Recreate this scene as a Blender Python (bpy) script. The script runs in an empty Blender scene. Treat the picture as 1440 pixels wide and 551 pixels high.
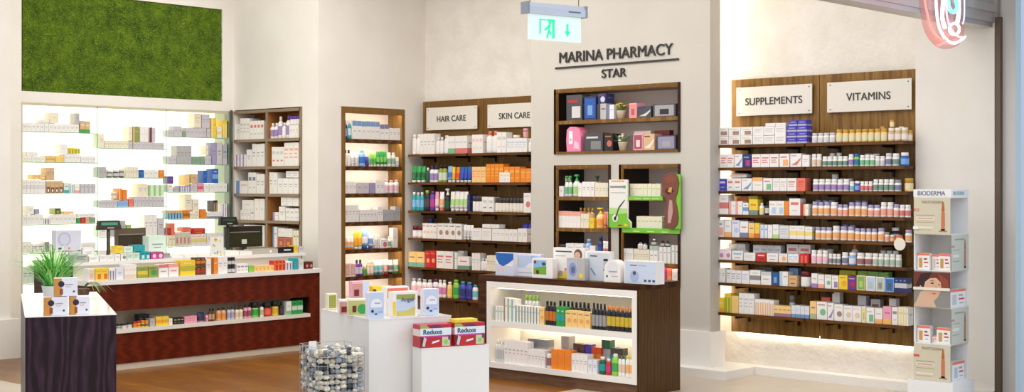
import bpy, math, random
from mathutils import Vector
random.seed(7)
scene = bpy.context.scene
COL = scene.collection
PI = math.pi
# ---------------------------------------------------------------- camera model
F = 1971.0; HZ = 259.5; EYE = 1.6
VA = math.radians(42.88)                       # world +X lies this far right of the view axis
SA, CA = math.sin(VA), math.cos(VA)
def ray(px):
    r = (px-720)/F
    return r*SA+CA, -r*CA+SA                  # world X and Y per metre of depth
def on_X(px, X):
    a, b = ray(px); return X*b/a
def on_Y(px, Y):
    a, b = ray(px); return Y*a/b
def depth(X, Y): return X*CA+Y*SA
def zpix(py, X, Y): return EYE-(py-HZ)/F*depth(X, Y)

# ---------------------------------------------------------------- materials
def lin(h):
    v = [int(h[i:i+2], 16)/255 for i in (0, 2, 4)]
    return tuple((c/12.92 if c <= .04045 else ((c+.055)/1.055)**2.4) for c in v)+(1,)
_m = {}
def mat(h, rough=.5, metal=0, name=None):
    k = (h, rough, metal)
    if k in _m: return _m[k]
    m = bpy.data.materials.new(name or 'paint_'+h); m.use_nodes = True
    b = m.node_tree.nodes['Principled BSDF']
    b.inputs['Base Color'].default_value = lin(h); b.inputs['Roughness'].default_value = rough
    b.inputs['Metallic'].default_value = metal
    _m[k] = m; return m
def emit(h, s, name='glow'):
    k = ('e', h, s)
    if k in _m: return _m[k]
    m = bpy.data.materials.new(name); m.use_nodes = True
    b = m.node_tree.nodes['Principled BSDF']
    b.inputs['Base Color'].default_value = lin(h)
    b.inputs['Emission Color'].default_value = lin(h); b.inputs['Emission Strength'].default_value = s
    _m[k] = m; return m
def noisy(name, c1, c2, scale=(1, 1, 1), nscale=8, detail=6, rough=.5, bump=0, bscale=None, lo=.35, hi=.65, dist=0, bdist=.01):
    m = bpy.data.materials.new(name); m.use_nodes = True
    nt = m.node_tree; N = nt.nodes; L = nt.links; b = N['Principled BSDF']
    tc = N.new('ShaderNodeTexCoord'); mp = N.new('ShaderNodeMapping'); mp.inputs['Scale'].default_value = scale
    L.new(tc.outputs['Object'], mp.inputs['Vector'])
    n = N.new('ShaderNodeTexNoise'); n.inputs['Scale'].default_value = nscale; n.inputs['Detail'].default_value = detail
    n.inputs['Distortion'].default_value = dist
    L.new(mp.outputs[0], n.inputs['Vector'])
    r = N.new('ShaderNodeValToRGB'); r.color_ramp.elements[0].position = lo; r.color_ramp.elements[1].position = hi
    r.color_ramp.elements[0].color = lin(c1); r.color_ramp.elements[1].color = lin(c2)
    L.new(n.outputs['Fac'], r.inputs['Fac']); L.new(r.outputs['Color'], b.inputs['Base Color'])
    b.inputs['Roughness'].default_value = rough
    if bump:
        n2 = N.new('ShaderNodeTexNoise'); n2.inputs['Scale'].default_value = bscale or nscale; n2.inputs['Detail'].default_value = 5
        L.new(tc.outputs['Object'], n2.inputs['Vector'])
        bp = N.new('ShaderNodeBump'); bp.inputs['Strength'].default_value = bump; bp.inputs['Distance'].default_value = bdist
        L.new(n2.outputs['Fac'], bp.inputs['Height']); L.new(bp.outputs['Normal'], b.inputs['Normal'])
    return m
def grain(name, c1, c2, scale, rot=(0, 0, 0), wscale=3, dist=6, rough=.35):
    m = bpy.data.materials.new(name); m.use_nodes = True
    nt = m.node_tree; N = nt.nodes; L = nt.links; b = N['Principled BSDF']
    tc = N.new('ShaderNodeTexCoord'); mp = N.new('ShaderNodeMapping')
    mp.inputs['Scale'].default_value = scale; mp.inputs['Rotation'].default_value = rot
    L.new(tc.outputs['Object'], mp.inputs['Vector'])
    w = N.new('ShaderNodeTexWave'); w.inputs['Scale'].default_value = wscale; w.inputs['Distortion'].default_value = dist
    w.inputs['Detail'].default_value = 3; w.inputs['Detail Scale'].default_value = 1.2
    L.new(mp.outputs[0], w.inputs['Vector'])
    n = N.new('ShaderNodeTexNoise'); n.inputs['Scale'].default_value = 9; n.inputs['Detail'].default_value = 8
    L.new(mp.outputs[0], n.inputs['Vector'])
    mx = N.new('ShaderNodeMath'); mx.operation = 'MULTIPLY'
    L.new(w.outputs['Fac'], mx.inputs[0]); L.new(n.outputs['Fac'], mx.inputs[1])
    r = N.new('ShaderNodeValToRGB'); r.color_ramp.elements[0].position = .1; r.color_ramp.elements[1].position = .6
    r.color_ramp.elements[0].color = lin(c1); r.color_ramp.elements[1].color = lin(c2)
    L.new(mx.outputs[0], r.inputs['Fac']); L.new(r.outputs['Color'], b.inputs['Base Color'])
    b.inputs['Roughness'].default_value = rough; b.inputs['Specular IOR Level'].default_value = .22
    return m
def glass(name, tint, refl=.06, rough=.0):
    m = bpy.data.materials.new(name); m.use_nodes = True
    nt = m.node_tree; N = nt.nodes; L = nt.links; N.remove(N['Principled BSDF'])
    t = N.new('ShaderNodeBsdfTransparent'); t.inputs['Color'].default_value = lin(tint)
    g = N.new('ShaderNodeBsdfGlossy'); g.inputs['Roughness'].default_value = rough
    x = N.new('ShaderNodeMixShader'); x.inputs[0].default_value = refl; L.new(t.outputs[0], x.inputs[1]); L.new(g.outputs[0], x.inputs[2])
    L.new(x.outputs[0], N['Material Output'].inputs['Surface'])
    return m

PAL = dict(w='f2eeea', cr='efe6cf', gy='b9b7b8', sv='8f9094', dg='4a4a50', bk='222226', lv='d0cad0', pu='6a3d9a', bl='1f62b8',
           nv='2b3268', ib='4a45b8', lb='8fb8e8', tl='25a3ad', gn='2e9e4c', lg='8ccf4a', dn='1f5a3a', yl='f2cf3a', go='c79a35', og='f08a24',
           rd='cc2a2a', pk='f0a6bc', mg='c83a90', tn='d8b48a', br='6a4026', ol='9aa04a', co='f07a60', mr='6a1520', pg='d9eadb', am='8a5a28',
           wb='e4e4ee', ab='f6d08a', pv='a79fc4', sg='8aa890', cc='dcdcdc')
CN = dict(w='white', cr='cream', gy='grey', sv='silver', dg='dark-grey', bk='black', lv='lavender', pu='purple', bl='blue', nv='navy', ib='violet-blue',
          lb='light-blue', tl='teal', gn='green', lg='lime', dn='dark-green', yl='yellow', go='gold', og='orange', rd='red', pk='pink', mg='magenta',
          tn='tan', br='brown', ol='olive', co='coral', mr='maroon', pg='pale-green', am='amber', wb='bluish-white', ab='pale-orange', pv='pale-violet', sg='sage', cc='clear')
def pm(c): return mat(PAL[c], .42, 0, 'print_'+CN[c])
def mixhex(a, b, k): return ''.join('%02x' % round(int(a[i:i+2], 16)*(1-k)+int(b[i:i+2], 16)*k) for i in (0, 2, 4))
def ps(c, base):            # ink printed in a fine pattern: the ground shows through it
    k = .42 if PAL[base] > 'e' or base in ('w', 'cr', 'wb', 'cc') else .18
    return mat(mixhex(PAL[c], PAL[base], k), .42, 0, 'ink_'+CN[c])

# ---------------------------------------------------------------- mesh builder
class MB:
    def __init__(s): s.v = []; s.f = []; s.m = []; s.mats = []; s.sm = []
    def mi(s, m):
        if m not in s.mats: s.mats.append(m)
        return s.mats.index(m)
    def face(s, pts, m, smooth=False):
        n = len(s.v); s.v += [tuple(p) for p in pts]; s.f.append(tuple(range(n, n+len(pts)))); s.m.append(s.mi(m)); s.sm.append(smooth)
    def box(s, x0, x1, y0, y1, z0, z1, m, rz=0, c=None):
        n = len(s.v)
        P = [(x, y, z) for z in (z0, z1) for y in (y0, y1) for x in (x0, x1)]
        if rz:
            cx, cy = c or ((x0+x1)/2, (y0+y1)/2); q, w = math.cos(rz), math.sin(rz)
            P = [(cx+(x-cx)*q-(y-cy)*w, cy+(x-cx)*w+(y-cy)*q, z) for x, y, z in P]
        s.v += P; k = s.mi(m)
        for f in ((0, 2, 3, 1), (4, 5, 7, 6), (0, 1, 5, 4), (2, 6, 7, 3), (0, 4, 6, 2), (1, 3, 7, 5)):
            s.f.append(tuple(n+i for i in f)); s.m.append(k); s.sm.append(False)
        return s
    def rings(s, rings, ms, smooth=True, cap0=True, cap1=True):
        """rings: list of point lists; ms: material per band"""
        n0 = len(s.v); k = len(rings[0])
        for r in rings: s.v += [tuple(p) for p in r]
        for i in range(len(rings)-1):
            mm = s.mi(ms[i] if isinstance(ms, (list, tuple)) else ms)
            for j in range(k):
                a = n0+i*k+j; b = n0+i*k+(j+1) % k
                s.f.append((a, b, b+k, a+k)); s.m.append(mm); s.sm.append(smooth)
        if cap0: s.f.append(tuple(n0+j for j in reversed(range(k)))); s.m.append(s.mi(ms[0] if isinstance(ms, (list, tuple)) else ms)); s.sm.append(False)
        if cap1: s.f.append(tuple(n0+(len(rings)-1)*k+j for j in range(k))); s.m.append(s.mi(ms[-1] if isinstance(ms, (list, tuple)) else ms)); s.sm.append(False)
        return s
    def lathe(s, prof, ms, cx=0, cy=0, seg=14, sy=1):
        R = [[(cx+r*math.cos(2*PI*j/seg), cy+sy*r*math.sin(2*PI*j/seg), z) for j in range(seg)] for r, z in prof]
        return s.rings(R, ms)
    def tube(s, pts, r, m, seg=8):
        R = []
        pts = [Vector(p) for p in pts]
        for i, p in enumerate(pts):
            t = (pts[min(i+1, len(pts)-1)]-pts[max(i-1, 0)]).normalized()
            u = t.cross(Vector((0, 0, 1)) if abs(t.z) < .9 else Vector((1, 0, 0))).normalized(); v = t.cross(u)
            R.append([p+(u*math.cos(2*PI*j/seg)+v*math.sin(2*PI*j/seg))*r for j in range(seg)])
        return s.rings(R, m)
    def disc(s, cx, y, cz, r, m, seg=16, rz=None, a0=0, a1=2*PI):
        s.face([(cx+r*math.cos(a0+(a1-a0)*j/seg), y, cz+(rz or r)*math.sin(a0+(a1-a0)*j/seg)) for j in range(seg)], m)
    def rect(s, x0, x1, z0, z1, y, m): s.face([(x0, y, z0), (x1, y, z0), (x1, y, z1), (x0, y, z1)], m)
    def poly(s, pts, y, m): s.face([(x, y, z) for x, z in pts], m)
    def plate(s, pts, y0, y1, m):
        """extruded outline in the x-z plane; pts counter-clockwise seen from -y"""
        k = len(pts); n = len(s.v)
        s.v += [(x, y0, z) for x, z in pts]+[(x, y1, z) for x, z in pts]; q = s.mi(m)
        s.f.append(tuple(range(n, n+k))); s.m.append(q); s.sm.append(False)
        s.f.append(tuple(reversed(range(n+k, n+2*k)))); s.m.append(q); s.sm.append(False)
        for i in range(k):
            j = (i+1) % k
            s.f.append((n+i, n+k+i, n+k+j, n+j)); s.m.append(q); s.sm.append(False)
        return s
    def mesh(s, name):
        me = bpy.data.meshes.new(name); me.from_pydata(s.v, [], s.f)
        for m in s.mats: me.materials.append(m)
        me.polygons.foreach_set('material_index', s.m); me.polygons.foreach_set('use_smooth', s.sm); me.update()
        return me
def link(name, me, parent=None, loc=(0, 0, 0), rz=0):
    o = bpy.data.objects.new(name, me); COL.objects.link(o); o.location = loc; o.rotation_euler = (0, 0, rz)
    if parent: o.parent = parent
    return o
def part(name, mb, parent, **k): return link(name, mb.mesh(name), parent, **k)
def thing(name, label, cat, loc=(0, 0, 0), rz=0, group=None, mb=None):
    o = link(name, mb.mesh(name) if mb else None, None, loc, rz)
    if not mb: o.empty_display_size = .05
    o['label'] = label; o['category'] = cat
    if group: o['group'] = group
    return o
def struct(name, mb):
    o = link(name, mb.mesh(name)); o['kind'] = 'structure'; return o
def lettering(name, txt, size, m, parent, loc, rot, bold=.0, depth=.003, align='LEFT', spacing=1.0, sx=1.0):
    cu = bpy.data.curves.new(name, 'FONT'); cu.body = txt; cu.size = size; cu.extrude = depth
    cu.align_x = align; cu.space_character = spacing
    t = bpy.data.objects.new('tmp', cu); COL.objects.link(t)
    me = bpy.data.meshes.new_from_object(t); bpy.data.objects.remove(t); me.name = name
    me.materials.clear(); me.materials.append(m)
    for v in me.vertices: v.co.x *= sx
    if bold:                                   # heavier strokes: the same outlines struck again a hair to each side
        V0 = [tuple(v.co) for v in me.vertices]; P0 = [tuple(p.vertices) for p in me.polygons]; V, P = [], []
        for k_, (dx, dz) in enumerate(((-1, 0), (1, 0), (0, .8), (0, -.8))):
            n_ = len(V); V += [(x+dx*bold, y+dz*bold, z+k_*bold*.02) for x, y, z in V0]; P += [tuple(i+n_ for i in p) for p in P0]
        me = bpy.data.meshes.new(name); me.from_pydata(V, [], P); me.materials.append(m)
    o = bpy.data.objects.new(name, me); COL.objects.link(o); o.location = loc; o.rotation_euler = rot
    if parent: o.parent = parent
    return o
RX = (PI/2, 0, -PI/2)      # lettering on a face looking towards -X
RY = (PI/2, 0, 0)          # lettering on a face looking towards -Y

# ---------------------------------------------------------------- products
STY = {
 'plain': [(.2, .58, .8, .64, 3), (.3, .44, .7, .49, 3)],
 'blank': [(.35, .5, .65, .54, 3)],
 'band': [(0, 0, 1, .3, 1), (.2, .6, .8, .68, 2)],
 'top': [(0, .72, 1, 1, 1), (.2, .4, .8, .48, 2)],
 'logo': [(.15, .62, .85, .78, 1), (.25, .25, .75, .33, 2)],
 'side': [(0, 0, .36, 1, 1), (.48, .62, .92, .7, 2)],
 'mid': [(0, .3, 1, .62, 1), (.25, .76, .75, .83, 2)],
 'pict': [(.35, .1, .9, .55, 1), (.1, .7, .75, .8, 2)],
 'bars': [(.14, 0, .38, .8, 1), (.6, 0, .84, .8, 1)],
 'text': [(.12, .66, .88, .76, 1), (.12, .5, .7, .56, 1), (.12, .34, .8, .4, 1)],
 'photo': [(.08, .08, .92, .92, 1), (.3, .2, .7, .62, 2)],
}
WORD = {'plain': None, 'blank': None, 'band': 'with %s base', 'top': 'with %s top', 'logo': 'with %s logo', 'side': 'with %s side',
        'mid': 'with %s band', 'pict': 'with %s picture', 'bars': 'with %s bars', 'text': 'with %s print', 'photo': 'with %s photo', 'disc': 'with %s disc', 'swoosh': 'with %s swoosh'}
NUMW = 'zero one two three four five six seven eight nine ten eleven twelve thirteen fourteen fifteen sixteen seventeen eighteen nineteen twenty'.split()
ORD = 'zeroth first second third fourth fifth sixth seventh eighth ninth tenth eleventh'.split()
_pc = {}
def q(v): return max(.006, round(v/.003)*.003)
def product(kind, w, h, d, cols, sty):
    key = (kind, q(w), q(h), q(d), tuple(cols), sty)
    if key in _pc: return _pc[key]
    w, h, d = q(w), q(h), q(d)
    A = pm(cols[0]); B = ps(cols[1], cols[0]) if kind == 'box' or cols[1] != cols[0] else pm(cols[1]); C = ps(cols[2], cols[0]) if kind == 'box' else pm(cols[2]); T = ps('sv', cols[0])
    out = []
    if kind == 'box':
        m = MB(); m.box(-w/2, w/2, 0, d, 0, h, A)
        e = -.0006
        R = STY.get(sty, [])
        pal = {1: B, 2: C, 3: T}
        for i, (u0, v0, u1, v1, c) in enumerate(R):
            m.rect(-w/2+u0*w, -w/2+u1*w, v0*h, v1*h, e*(1+.3*i), pal[c])
        if sty in ('band', 'top', 'mid'):
            u0, v0, u1, v1, c = R[0]; x = w/2+.0006
            m.face([(x, 0, v0*h), (x, d, v0*h), (x, d, v1*h), (x, 0, v1*h)], B)
        if sty == 'disc':
            m.disc(w*.1, e, h*.42, min(w, h)*.3, B); m.rect(-w*.4, w*.3, .8*h, .86*h, e, C)
        if sty == 'swoosh':
            m.poly([(-w*.4, .15*h), (w*.1, .12*h), (w*.42, .5*h), (w*.48, .72*h), (w*.1, .4*h)], e, B); m.rect(-w*.4, w*.1, .8*h, .88*h, e, C)
        if sty not in ('blank', 'photo'):
            x = w/2+.0006; m.face([(x, d*.2, h*.55), (x, d*.8, h*.55), (x, d*.8, h*.62), (x, d*.2, h*.62)], T)
        out = [('box', m.mesh('product_box'))]
    else:
        r = w/2; m = MB(); cm = MB(); cy = r
        if kind == 'pill':
            hb = h*.76
            m.lathe([(r*.93, 0), (r, h*.03), (r, h*.12), (r, hb*.72), (r, hb*.86), (r*.78, hb)], [A, A, B, A, A], 0, cy)
            cm.lathe([(r*.86, hb), (r*.88, hb+.001), (r*.88, h*.98), (r*.8, h)], C, 0, cy)
            out = [('bottle_body', m), ('cap', cm)]
        elif kind == 'bottle':
            hb = h*.8
            m.lathe([(r*.9, 0), (r, h*.02), (r, h*.14), (r, hb*.7), (r, hb*.84), (r*.8, hb*.93), (r*.45, hb)], [A, A, B, A, A, A], 0, cy)
            cm.lathe([(r*.5, hb), (r*.5, h*.98), (r*.42, h)], C, 0, cy)
            out = [('bottle_body', m), ('cap', cm)]
        elif kind == 'flask':      # flat oval shampoo bottle with a wide cap
            hb = h*.84
            m.lathe([(r*.85, 0), (r, h*.05), (r, h*.2), (r, hb*.7), (r*.92, hb*.9), (r*.6, hb)], [A, A, B, A, A], 0, cy*.7, 14, .65)
            cm.lathe([(r*.6, hb), (r*.62, h*.97), (r*.5, h)], C, 0, cy*.7, 14, .65)
            out = [('bottle_body', m), ('cap', cm)]
        elif kind == 'spray':
            hb = h*.7
            m.lathe([(r*.9, 0), (r, h*.02), (r, h*.12), (r, hb*.65), (r, hb*.85), (r*.5, hb)], [A, A, B, A, A], 0, cy)
            cm.lathe([(r*.5, hb), (r*.5, hb+h*.06), (r*.28, hb+h*.08), (r*.28, h*.9), (r*.55, h*.91), (r*.55, h)], C, 0, cy, 10)
            cm.box(-r*.9, -r*.2, cy-r*.15, cy+r*.15, h*.93, h*.98, C)
            out = [('bottle_body', m), ('pump', cm)]
        elif kind == 'tube':
            hc = h*.16
            cm.lathe([(r*.72, 0), (r*.75, hc)], C, 0, cy)
            def ring(rx, ry, z, n=14): return [(rx*math.cos(2*PI*j/n), cy+ry*math.sin(2*PI*j/n), z) for j in range(n)]
            m.rings([ring(r*.9, r*.9, hc), ring(r*.95, r*.85, h*.3), ring(r*.98, r*.6, h*.62), ring(r, r*.25, h*.92), ring(r, r*.06, h)], [A, B, A, A])
            out = [('tube_body', m), ('cap', cm)]
        elif kind == 'jar':
            m.lathe([(r*.9, 0), (r, h*.06), (r, h*.15), (r, h*.55), (r, h*.6), (r*.9, h*.66)], [A, A, B, A, A], 0, cy)
            cm.lathe([(r*.97, h*.66), (r*.97, h*.98), (r*.9, h)], C, 0, cy)
            out = [('jar_body', m), ('lid', cm)]
        out = [(n, x.mesh(n)) for n, x in out]
    _pc[key] = out; return out
KN = {'box': ('box', 'product_box'), 'pill': ('pill bottle', 'pill_bottle'), 'bottle': ('bottle', 'bottle'), 'flask': ('bottle', 'flat_bottle'),
      'spray': ('pump bottle', 'pump_bottle'), 'tube': ('tube', 'cream_tube'), 'jar': ('jar', 'cream_jar')}
def plural(s): return s+('es' if s.endswith(('x', 's', 'ch')) else 's')
pending = {}
nprod = 0
def shelf(plane, val, z, place, text, fr=None, dmax=.1, grp='', top=None):
    """lay products along a shelf; x spans read off the front edge of that shelf"""
    for line in text.strip().splitlines():
        line = line.strip()
        if not line or line[0] == '#': continue
        t = line.split(); x0, x1 = float(t[0]), float(t[1]); n = int(t[2]); kind = t[3]; hp = float(t[4])
        cols = t[5].split(','); sty = 'plain'; opt = {}
        for a in t[6:]:
            if '=' in a: k_, v_ = a.split('='); opt[k_] = v_
            else: sty = a
        while len(cols) < 3: cols.append({1: 'lv' if kind == 'box' else cols[0], 2: 'sv' if kind == 'box' else 'w'}[len(cols)])
        dy = float(opt.get('dy', 0)); lay = int(opt.get('lay', 0)); zo = float(opt.get('z', 0))
        V = val+dy
        for i in range(n):
            a = x0+(x1-x0)*i/n; b = x0+(x1-x0)*(i+1)/n; c = (a+b)/2
            if plane == 'X':
                s0, s1 = on_X(a, V), on_X(b, V); w = abs(s1-s0); X, Y = V, (s0+s1)/2; rz = -PI/2
            else:
                s0, s1 = on_Y(a, V), on_Y(b, V); w = abs(s1-s0); X, Y = (s0+s1)/2, V; rz = 0
            d = depth(X, Y); h = hp*d/F*(1 if lay else 1+random.uniform(-.015, .0)); zz = z+.0008+zo*d/F+lay*(hp*d/F+.0012)
            if top:
                if zz > top-.02: print('NOROOM', place, line); continue
                h = min(h, top-.004-zz)
            if kind == 'box': w *= .955; dd = float(opt.get('d', dmax))
            else: w *= .95; dd = w
            if grp == 'medicine_box':               # keep clear of the glass dividers
                for xd in (xd1, xd2, xr):
                    if X < xd < X+w/2+.006: l_ = X-w/2; w = xd-.006-l_; X = l_+w/2
            word = WORD.get(sty) if kind == 'box' else ('with %s label' if cols[1] != cols[0] else ('with %s cap' if cols[2] not in (cols[0], 'w') else None))
            wc = cols[1] if not (kind != 'box' and cols[1] == cols[0]) else cols[2]
            base = (CN[cols[0]], KN[kind][0], (word % CN[wc]) if word else '')
            if 't' in opt: base = (opt['t'].replace('_', ' '), KN[kind][0], '')
            if 'k' in opt: base = (base[0], opt['k'].replace('_', ' '), base[2])
            suf = f'{ORD[lay+1]} layer' if lay else ('stacked above' if zo else ('behind' if dy > .04 else ''))
            pending.setdefault((place, base, suf, grp), []).append((c, kind, w, h, dd, tuple(cols), sty, X, Y, zz, rz+random.uniform(-.03, .03)*(0 if kind == 'box' else 1)))
def flush():
    global nprod
    used = {}
    for (place, base, suf, grp), L in pending.items():
        L.sort(key=lambda e: e[0]); n = len(L)
        for i, (c, kind, w, h, dd, cols, sty, X, Y, zz, rz) in enumerate(L):
            a, noun, tail = base
            if n == 1: lab = ' '.join(x for x in (a, noun, tail, suf) if x)+' on '+place
            else:
                if i == 0: o = 'leftmost'
                elif i == n-1: o = 'rightmost'
                elif i < n/2: o = ORD[i+1]+' from left'
                else: o = ORD[n-i]+' from right'
                lab = f"{o} of {NUMW[n] if n < 21 else n} "+' '.join(x for x in (a, plural(noun), tail) if x)+(' '+suf if suf else '')+', '+place
            if len(lab.split()) > 16: print('LONG', len(lab.split()), lab)
            if lab in used: print('DUP', lab)
            used[lab] = 1
            parts = product(kind, w, h, dd, cols, sty)
            g = f"{plural(' '.join(x for x in (a, noun) if x))} on {place}" if n > 1 else f"products on {place}"
            nm = grp if (grp and kind == 'box') else KN[kind][1]
            if 'sachet' in noun: nm = 'sachet_pack'
            if len(parts) == 1:
                o = link(nm, parts[0][1], None, (X, Y, zz), rz); o['label'] = lab; o['category'] = noun; o['group'] = g
            else:
                o = thing(nm, lab, noun, (X, Y, zz), rz, g)
                for pn, me in parts: link(pn, me, o)
            nprod += 1
    print('products', nprod)
# ================================================================ SETTING
WALL = noisy('wall_paint', 'ebe5dc', 'efeae2', nscale=3, rough=.6)
STONE = noisy('stone_wall', 'e9e2d7', 'f1ebe2', nscale=5, rough=.8, bump=.55, bscale=16, bdist=.02)
GREY = noisy('pillar_paint', 'c8c2b8', 'ccc6bc', nscale=2, rough=.5)
WHITE = mat('f0ece6', .35, 0, 'white_lacquer')
CREAM = mat('e9e2d5', .4, 0, 'cream_lacquer')
WOOD = grain('shelf_walnut', '4a2c14', '71491f', (1.2, 1.2, 14), wscale=2, dist=5)
WOODV = grain('panel_walnut', '775428', '99743e', (9, 9, .8), wscale=2, dist=5)
WOODD = grain('dark_walnut', '331707', '54300f', (1, 1, 10), wscale=2, dist=5, rough=.3)
REDW = grain('reddish_walnut', '561908', '6c260e', (1.6, 1.6, 16), wscale=1.3, dist=5, rough=.3)
OAK = grain('stained_oak', '20101a', '3e2836', (5, 5, .9), wscale=1.1, dist=14, rough=.35)
TAUPE = mat('8b7a64', .45, 0, 'taupe_edge')
BRACK = mat('17120e', .45, .3, 'black_bracket')
# floors -------------------------------------------------------------------
def plank_mat():
    m = bpy.data.materials.new('plank_floor'); m.use_nodes = True
    nt = m.node_tree; N = nt.nodes; L = nt.links; b = N['Principled BSDF']
    tc = N.new('ShaderNodeTexCoord'); mp = N.new('ShaderNodeMapping'); mp.inputs['Rotation'].default_value = (0, 0, PI/2)
    L.new(tc.outputs['Object'], mp.inputs['Vector'])
    br = N.new('ShaderNodeTexBrick'); br.inputs['Scale'].default_value = 1; br.inputs['Brick Width'].default_value = 1.3
    br.inputs['Row Height'].default_value = .12; br.inputs['Mortar Size'].default_value = .0015
    br.inputs['Color1'].default_value = lin('7a4a0e'); br.inputs['Color2'].default_value = lin('8f5c18'); br.inputs['Mortar'].default_value = lin('5a3514')
    L.new(mp.outputs[0], br.inputs['Vector'])
    mp2 = N.new('ShaderNodeMapping'); mp2.inputs['Scale'].default_value = (22, 1.3, 1); L.new(tc.outputs['Object'], mp2.inputs['Vector'])
    n = N.new('ShaderNodeTexNoise'); n.inputs['Scale'].default_value = 3; n.inputs['Detail'].default_value = 6; L.new(mp2.outputs[0], n.inputs['Vector'])
    r = N.new('ShaderNodeValToRGB'); r.color_ramp.elements[0].color = (.55, .5, .42, 1); r.color_ramp.elements[1].color = (1.25, 1.2, 1.1, 1)
    r.color_ramp.elements[0].position = .35; r.color_ramp.elements[1].position = .65
    L.new(n.outputs['Fac'], r.inputs['Fac'])
    x = N.new('ShaderNodeMixRGB'); x.blend_type = 'MULTIPLY'; x.inputs[0].default_value = .8
    L.new(br.outputs['Color'], x.inputs[1]); L.new(r.outputs['Color'], x.inputs[2]); L.new(x.outputs[0], b.inputs['Base Color'])
    b.inputs['Roughness'].default_value = .32
    return m
TILE = noisy('stone_tile', 'bdae9a', 'cbbda9', nscale=1.2, rough=.28)
m = MB(); m.box(-3, 16, -6, 14, -.06, -.012, TILE); m.box(-3, 5.55, -6, 14, -.012, 0, TILE); m.box(5.55, 16, -6, 7.1, -.012, 0, TILE)
m.box(5.55, 10.6, 7.1, 13, -.012, 0, plank_mat()); struct('floor', m)
# ceiling (above the frame)
m = MB(); m.box(4, 11.2, 3.9, 13.2, 4.15, 4.25, WALL); struct('ceiling', m)
# rear wall with the lit display recess and the moss panel --------------------
YB = 12.50
for nm_, bb in (('wall_rear_left', (3.5, 6.60, YB, 13.0, 0, 4.15)), ('wall_rear_band', (6.60, 9.05, YB, 12.88, 2.388, 2.492)), ('wall_rear_upper', (6.60, 9.05, YB, 12.88, 3.476, 4.15)),
                ('wall_rear_end', (8.897, 9.05, YB, 12.88, 2.492, 3.476)), ('wall_rear', (6.60, 9.05, 12.881, 13.0, 0, 4.15)), ('wall_rear_infill', (6.60, 8.897, 12.552, 12.88, 2.492, 3.476)), ('wall_rear_base', (6.60, 9.05, 12.46, 12.88, 0, .298))):
    m = MB(); m.box(*bb, WALL); struct(nm_, m)
m = MB(); m.box(3.5, on_Y(15, 12.19), 12.19, 12.50, 0, 4.15, WALL); m.box(3.5, on_Y(27.5, 12.19), 12.15, 12.50, 0, .36, WHITE); struct('wall_column', m)
# side wall that holds the built-in cabinet
X1 = 9.05; Y2 = 11.08
yc0, yc1 = on_X(425, X1), 12.48
m = MB()
m.box(X1, 9.5, Y2, 12.9, 2.40, 4.15, WALL)
m.box(X1, 9.335, Y2, yc0, 0, 2.40, WALL)
m.box(9.36, 9.5, yc0-.05, 12.9, 0, 2.40, WALL)
m.box(X1, 9.5, 12.48, 12.9, 0, 2.40, WALL)
struct('wall_cabinet_side', m)
# wall with the narrow niche
xn0, xn1 = on_Y(479.5, Y2), on_Y(568.7, Y2)
m = MB()
m.box(9.335, 9.36, Y2, 11.40, 0, 2.4, WALL); m.box(9.06, 9.36, Y2+.0005, 11.40, 2.405, 4.15, WALL) if 0 else None; m.box(xn1, 10.70, Y2, 11.40, 0, 4.15, WALL)
m.box(9.5, xn1, Y2, 11.40, 2.405, 4.15, WALL); m.box(9.335, 9.5, Y2, 11.40, 2.4005, 2.405, WALL); m.box(xn0, xn1, 11.31, 11.40, 0, 2.405, WALL)
struct('wall_niche', m)
m = MB(); m.box(10.54, 10.70, 7.3, Y2, 0, 4.15, STONE); struct('wall_hair_care', m)
# pillar ------------------------------------------------------------------
XP = 9.75
yl, yr = on_X(747, XP), on_X(998.5, XP)
ya, yb = on_X(780, XP), on_X(957, XP)
y1, y2 = on_X(859, XP), on_X(871.5, XP)
m = MB()
BK = 10.16
zt, zu, zl, zb = 2.478, 1.879, 1.778, .72
m.box(XP, 10.54, ya, yl, 0, 4.15, GREY)
m.box(XP, 9.90, yr, yb, 0, 4.15, GREY)                       # thin cladding lip; the strip lamp hides behind it
m.box(9.90, 10.54, yr+.24, yb, 0, 4.15, GREY)
m.box(XP, 10.54, yb, ya, zt, 4.15, GREY); m.box(XP, 10.54, yb, ya, zl, zu, GREY); m.box(XP, 10.54, yb, ya, 0, zb, GREY)
m.box(XP, 10.54, y2, y1, zb, zl, GREY); m.box(BK, 10.54, yb, ya, zb, zt, GREY)
struct('wall_pillar', m)
m = MB(); m.box(9.72, 9.93, yr-.03, yl+.01, .07, .366, WHITE); struct('baseboard_pillar', m)
m = MB(); m.box(9.58, 10.15, 6.52, yl+.05, 0, .07, WHITE); m.box(10.02, 10.15, 4.45, 6.52, 0, .07, WHITE); struct('baseboard_right', m)
# right wall
m = MB(); m.box(10.15, 10.54, 4.2, yr+.24, 0, 4.15, STONE)
struct('wall_right', m)
m = MB(); m.box(10.05, 10.16, 4.45, on_X(1287.5, 10.05), .07, 4.15, WALL); struct('wall_right_return', m)
PIER = noisy('pier_paint', 'dfd9d6', 'e4dfdc', nscale=2, rough=.4)
m = MB(); m.box(10.10, 12.5, 4.1, 4.42, 0, 4.4, PIER); m.box(on_Y(1428, 4.1), 12.5, 4.06, 4.1, 0, 4.4, mat('a9bccb', .3)); struct('wall_front_pier', m)
m = MB(); m.box(10.055, 10.10, 4.41, 4.45, .0, 2.84, mat('6b5a48', .4, .3, 'bronze_rail')); struct('trim_1', m)
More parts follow.
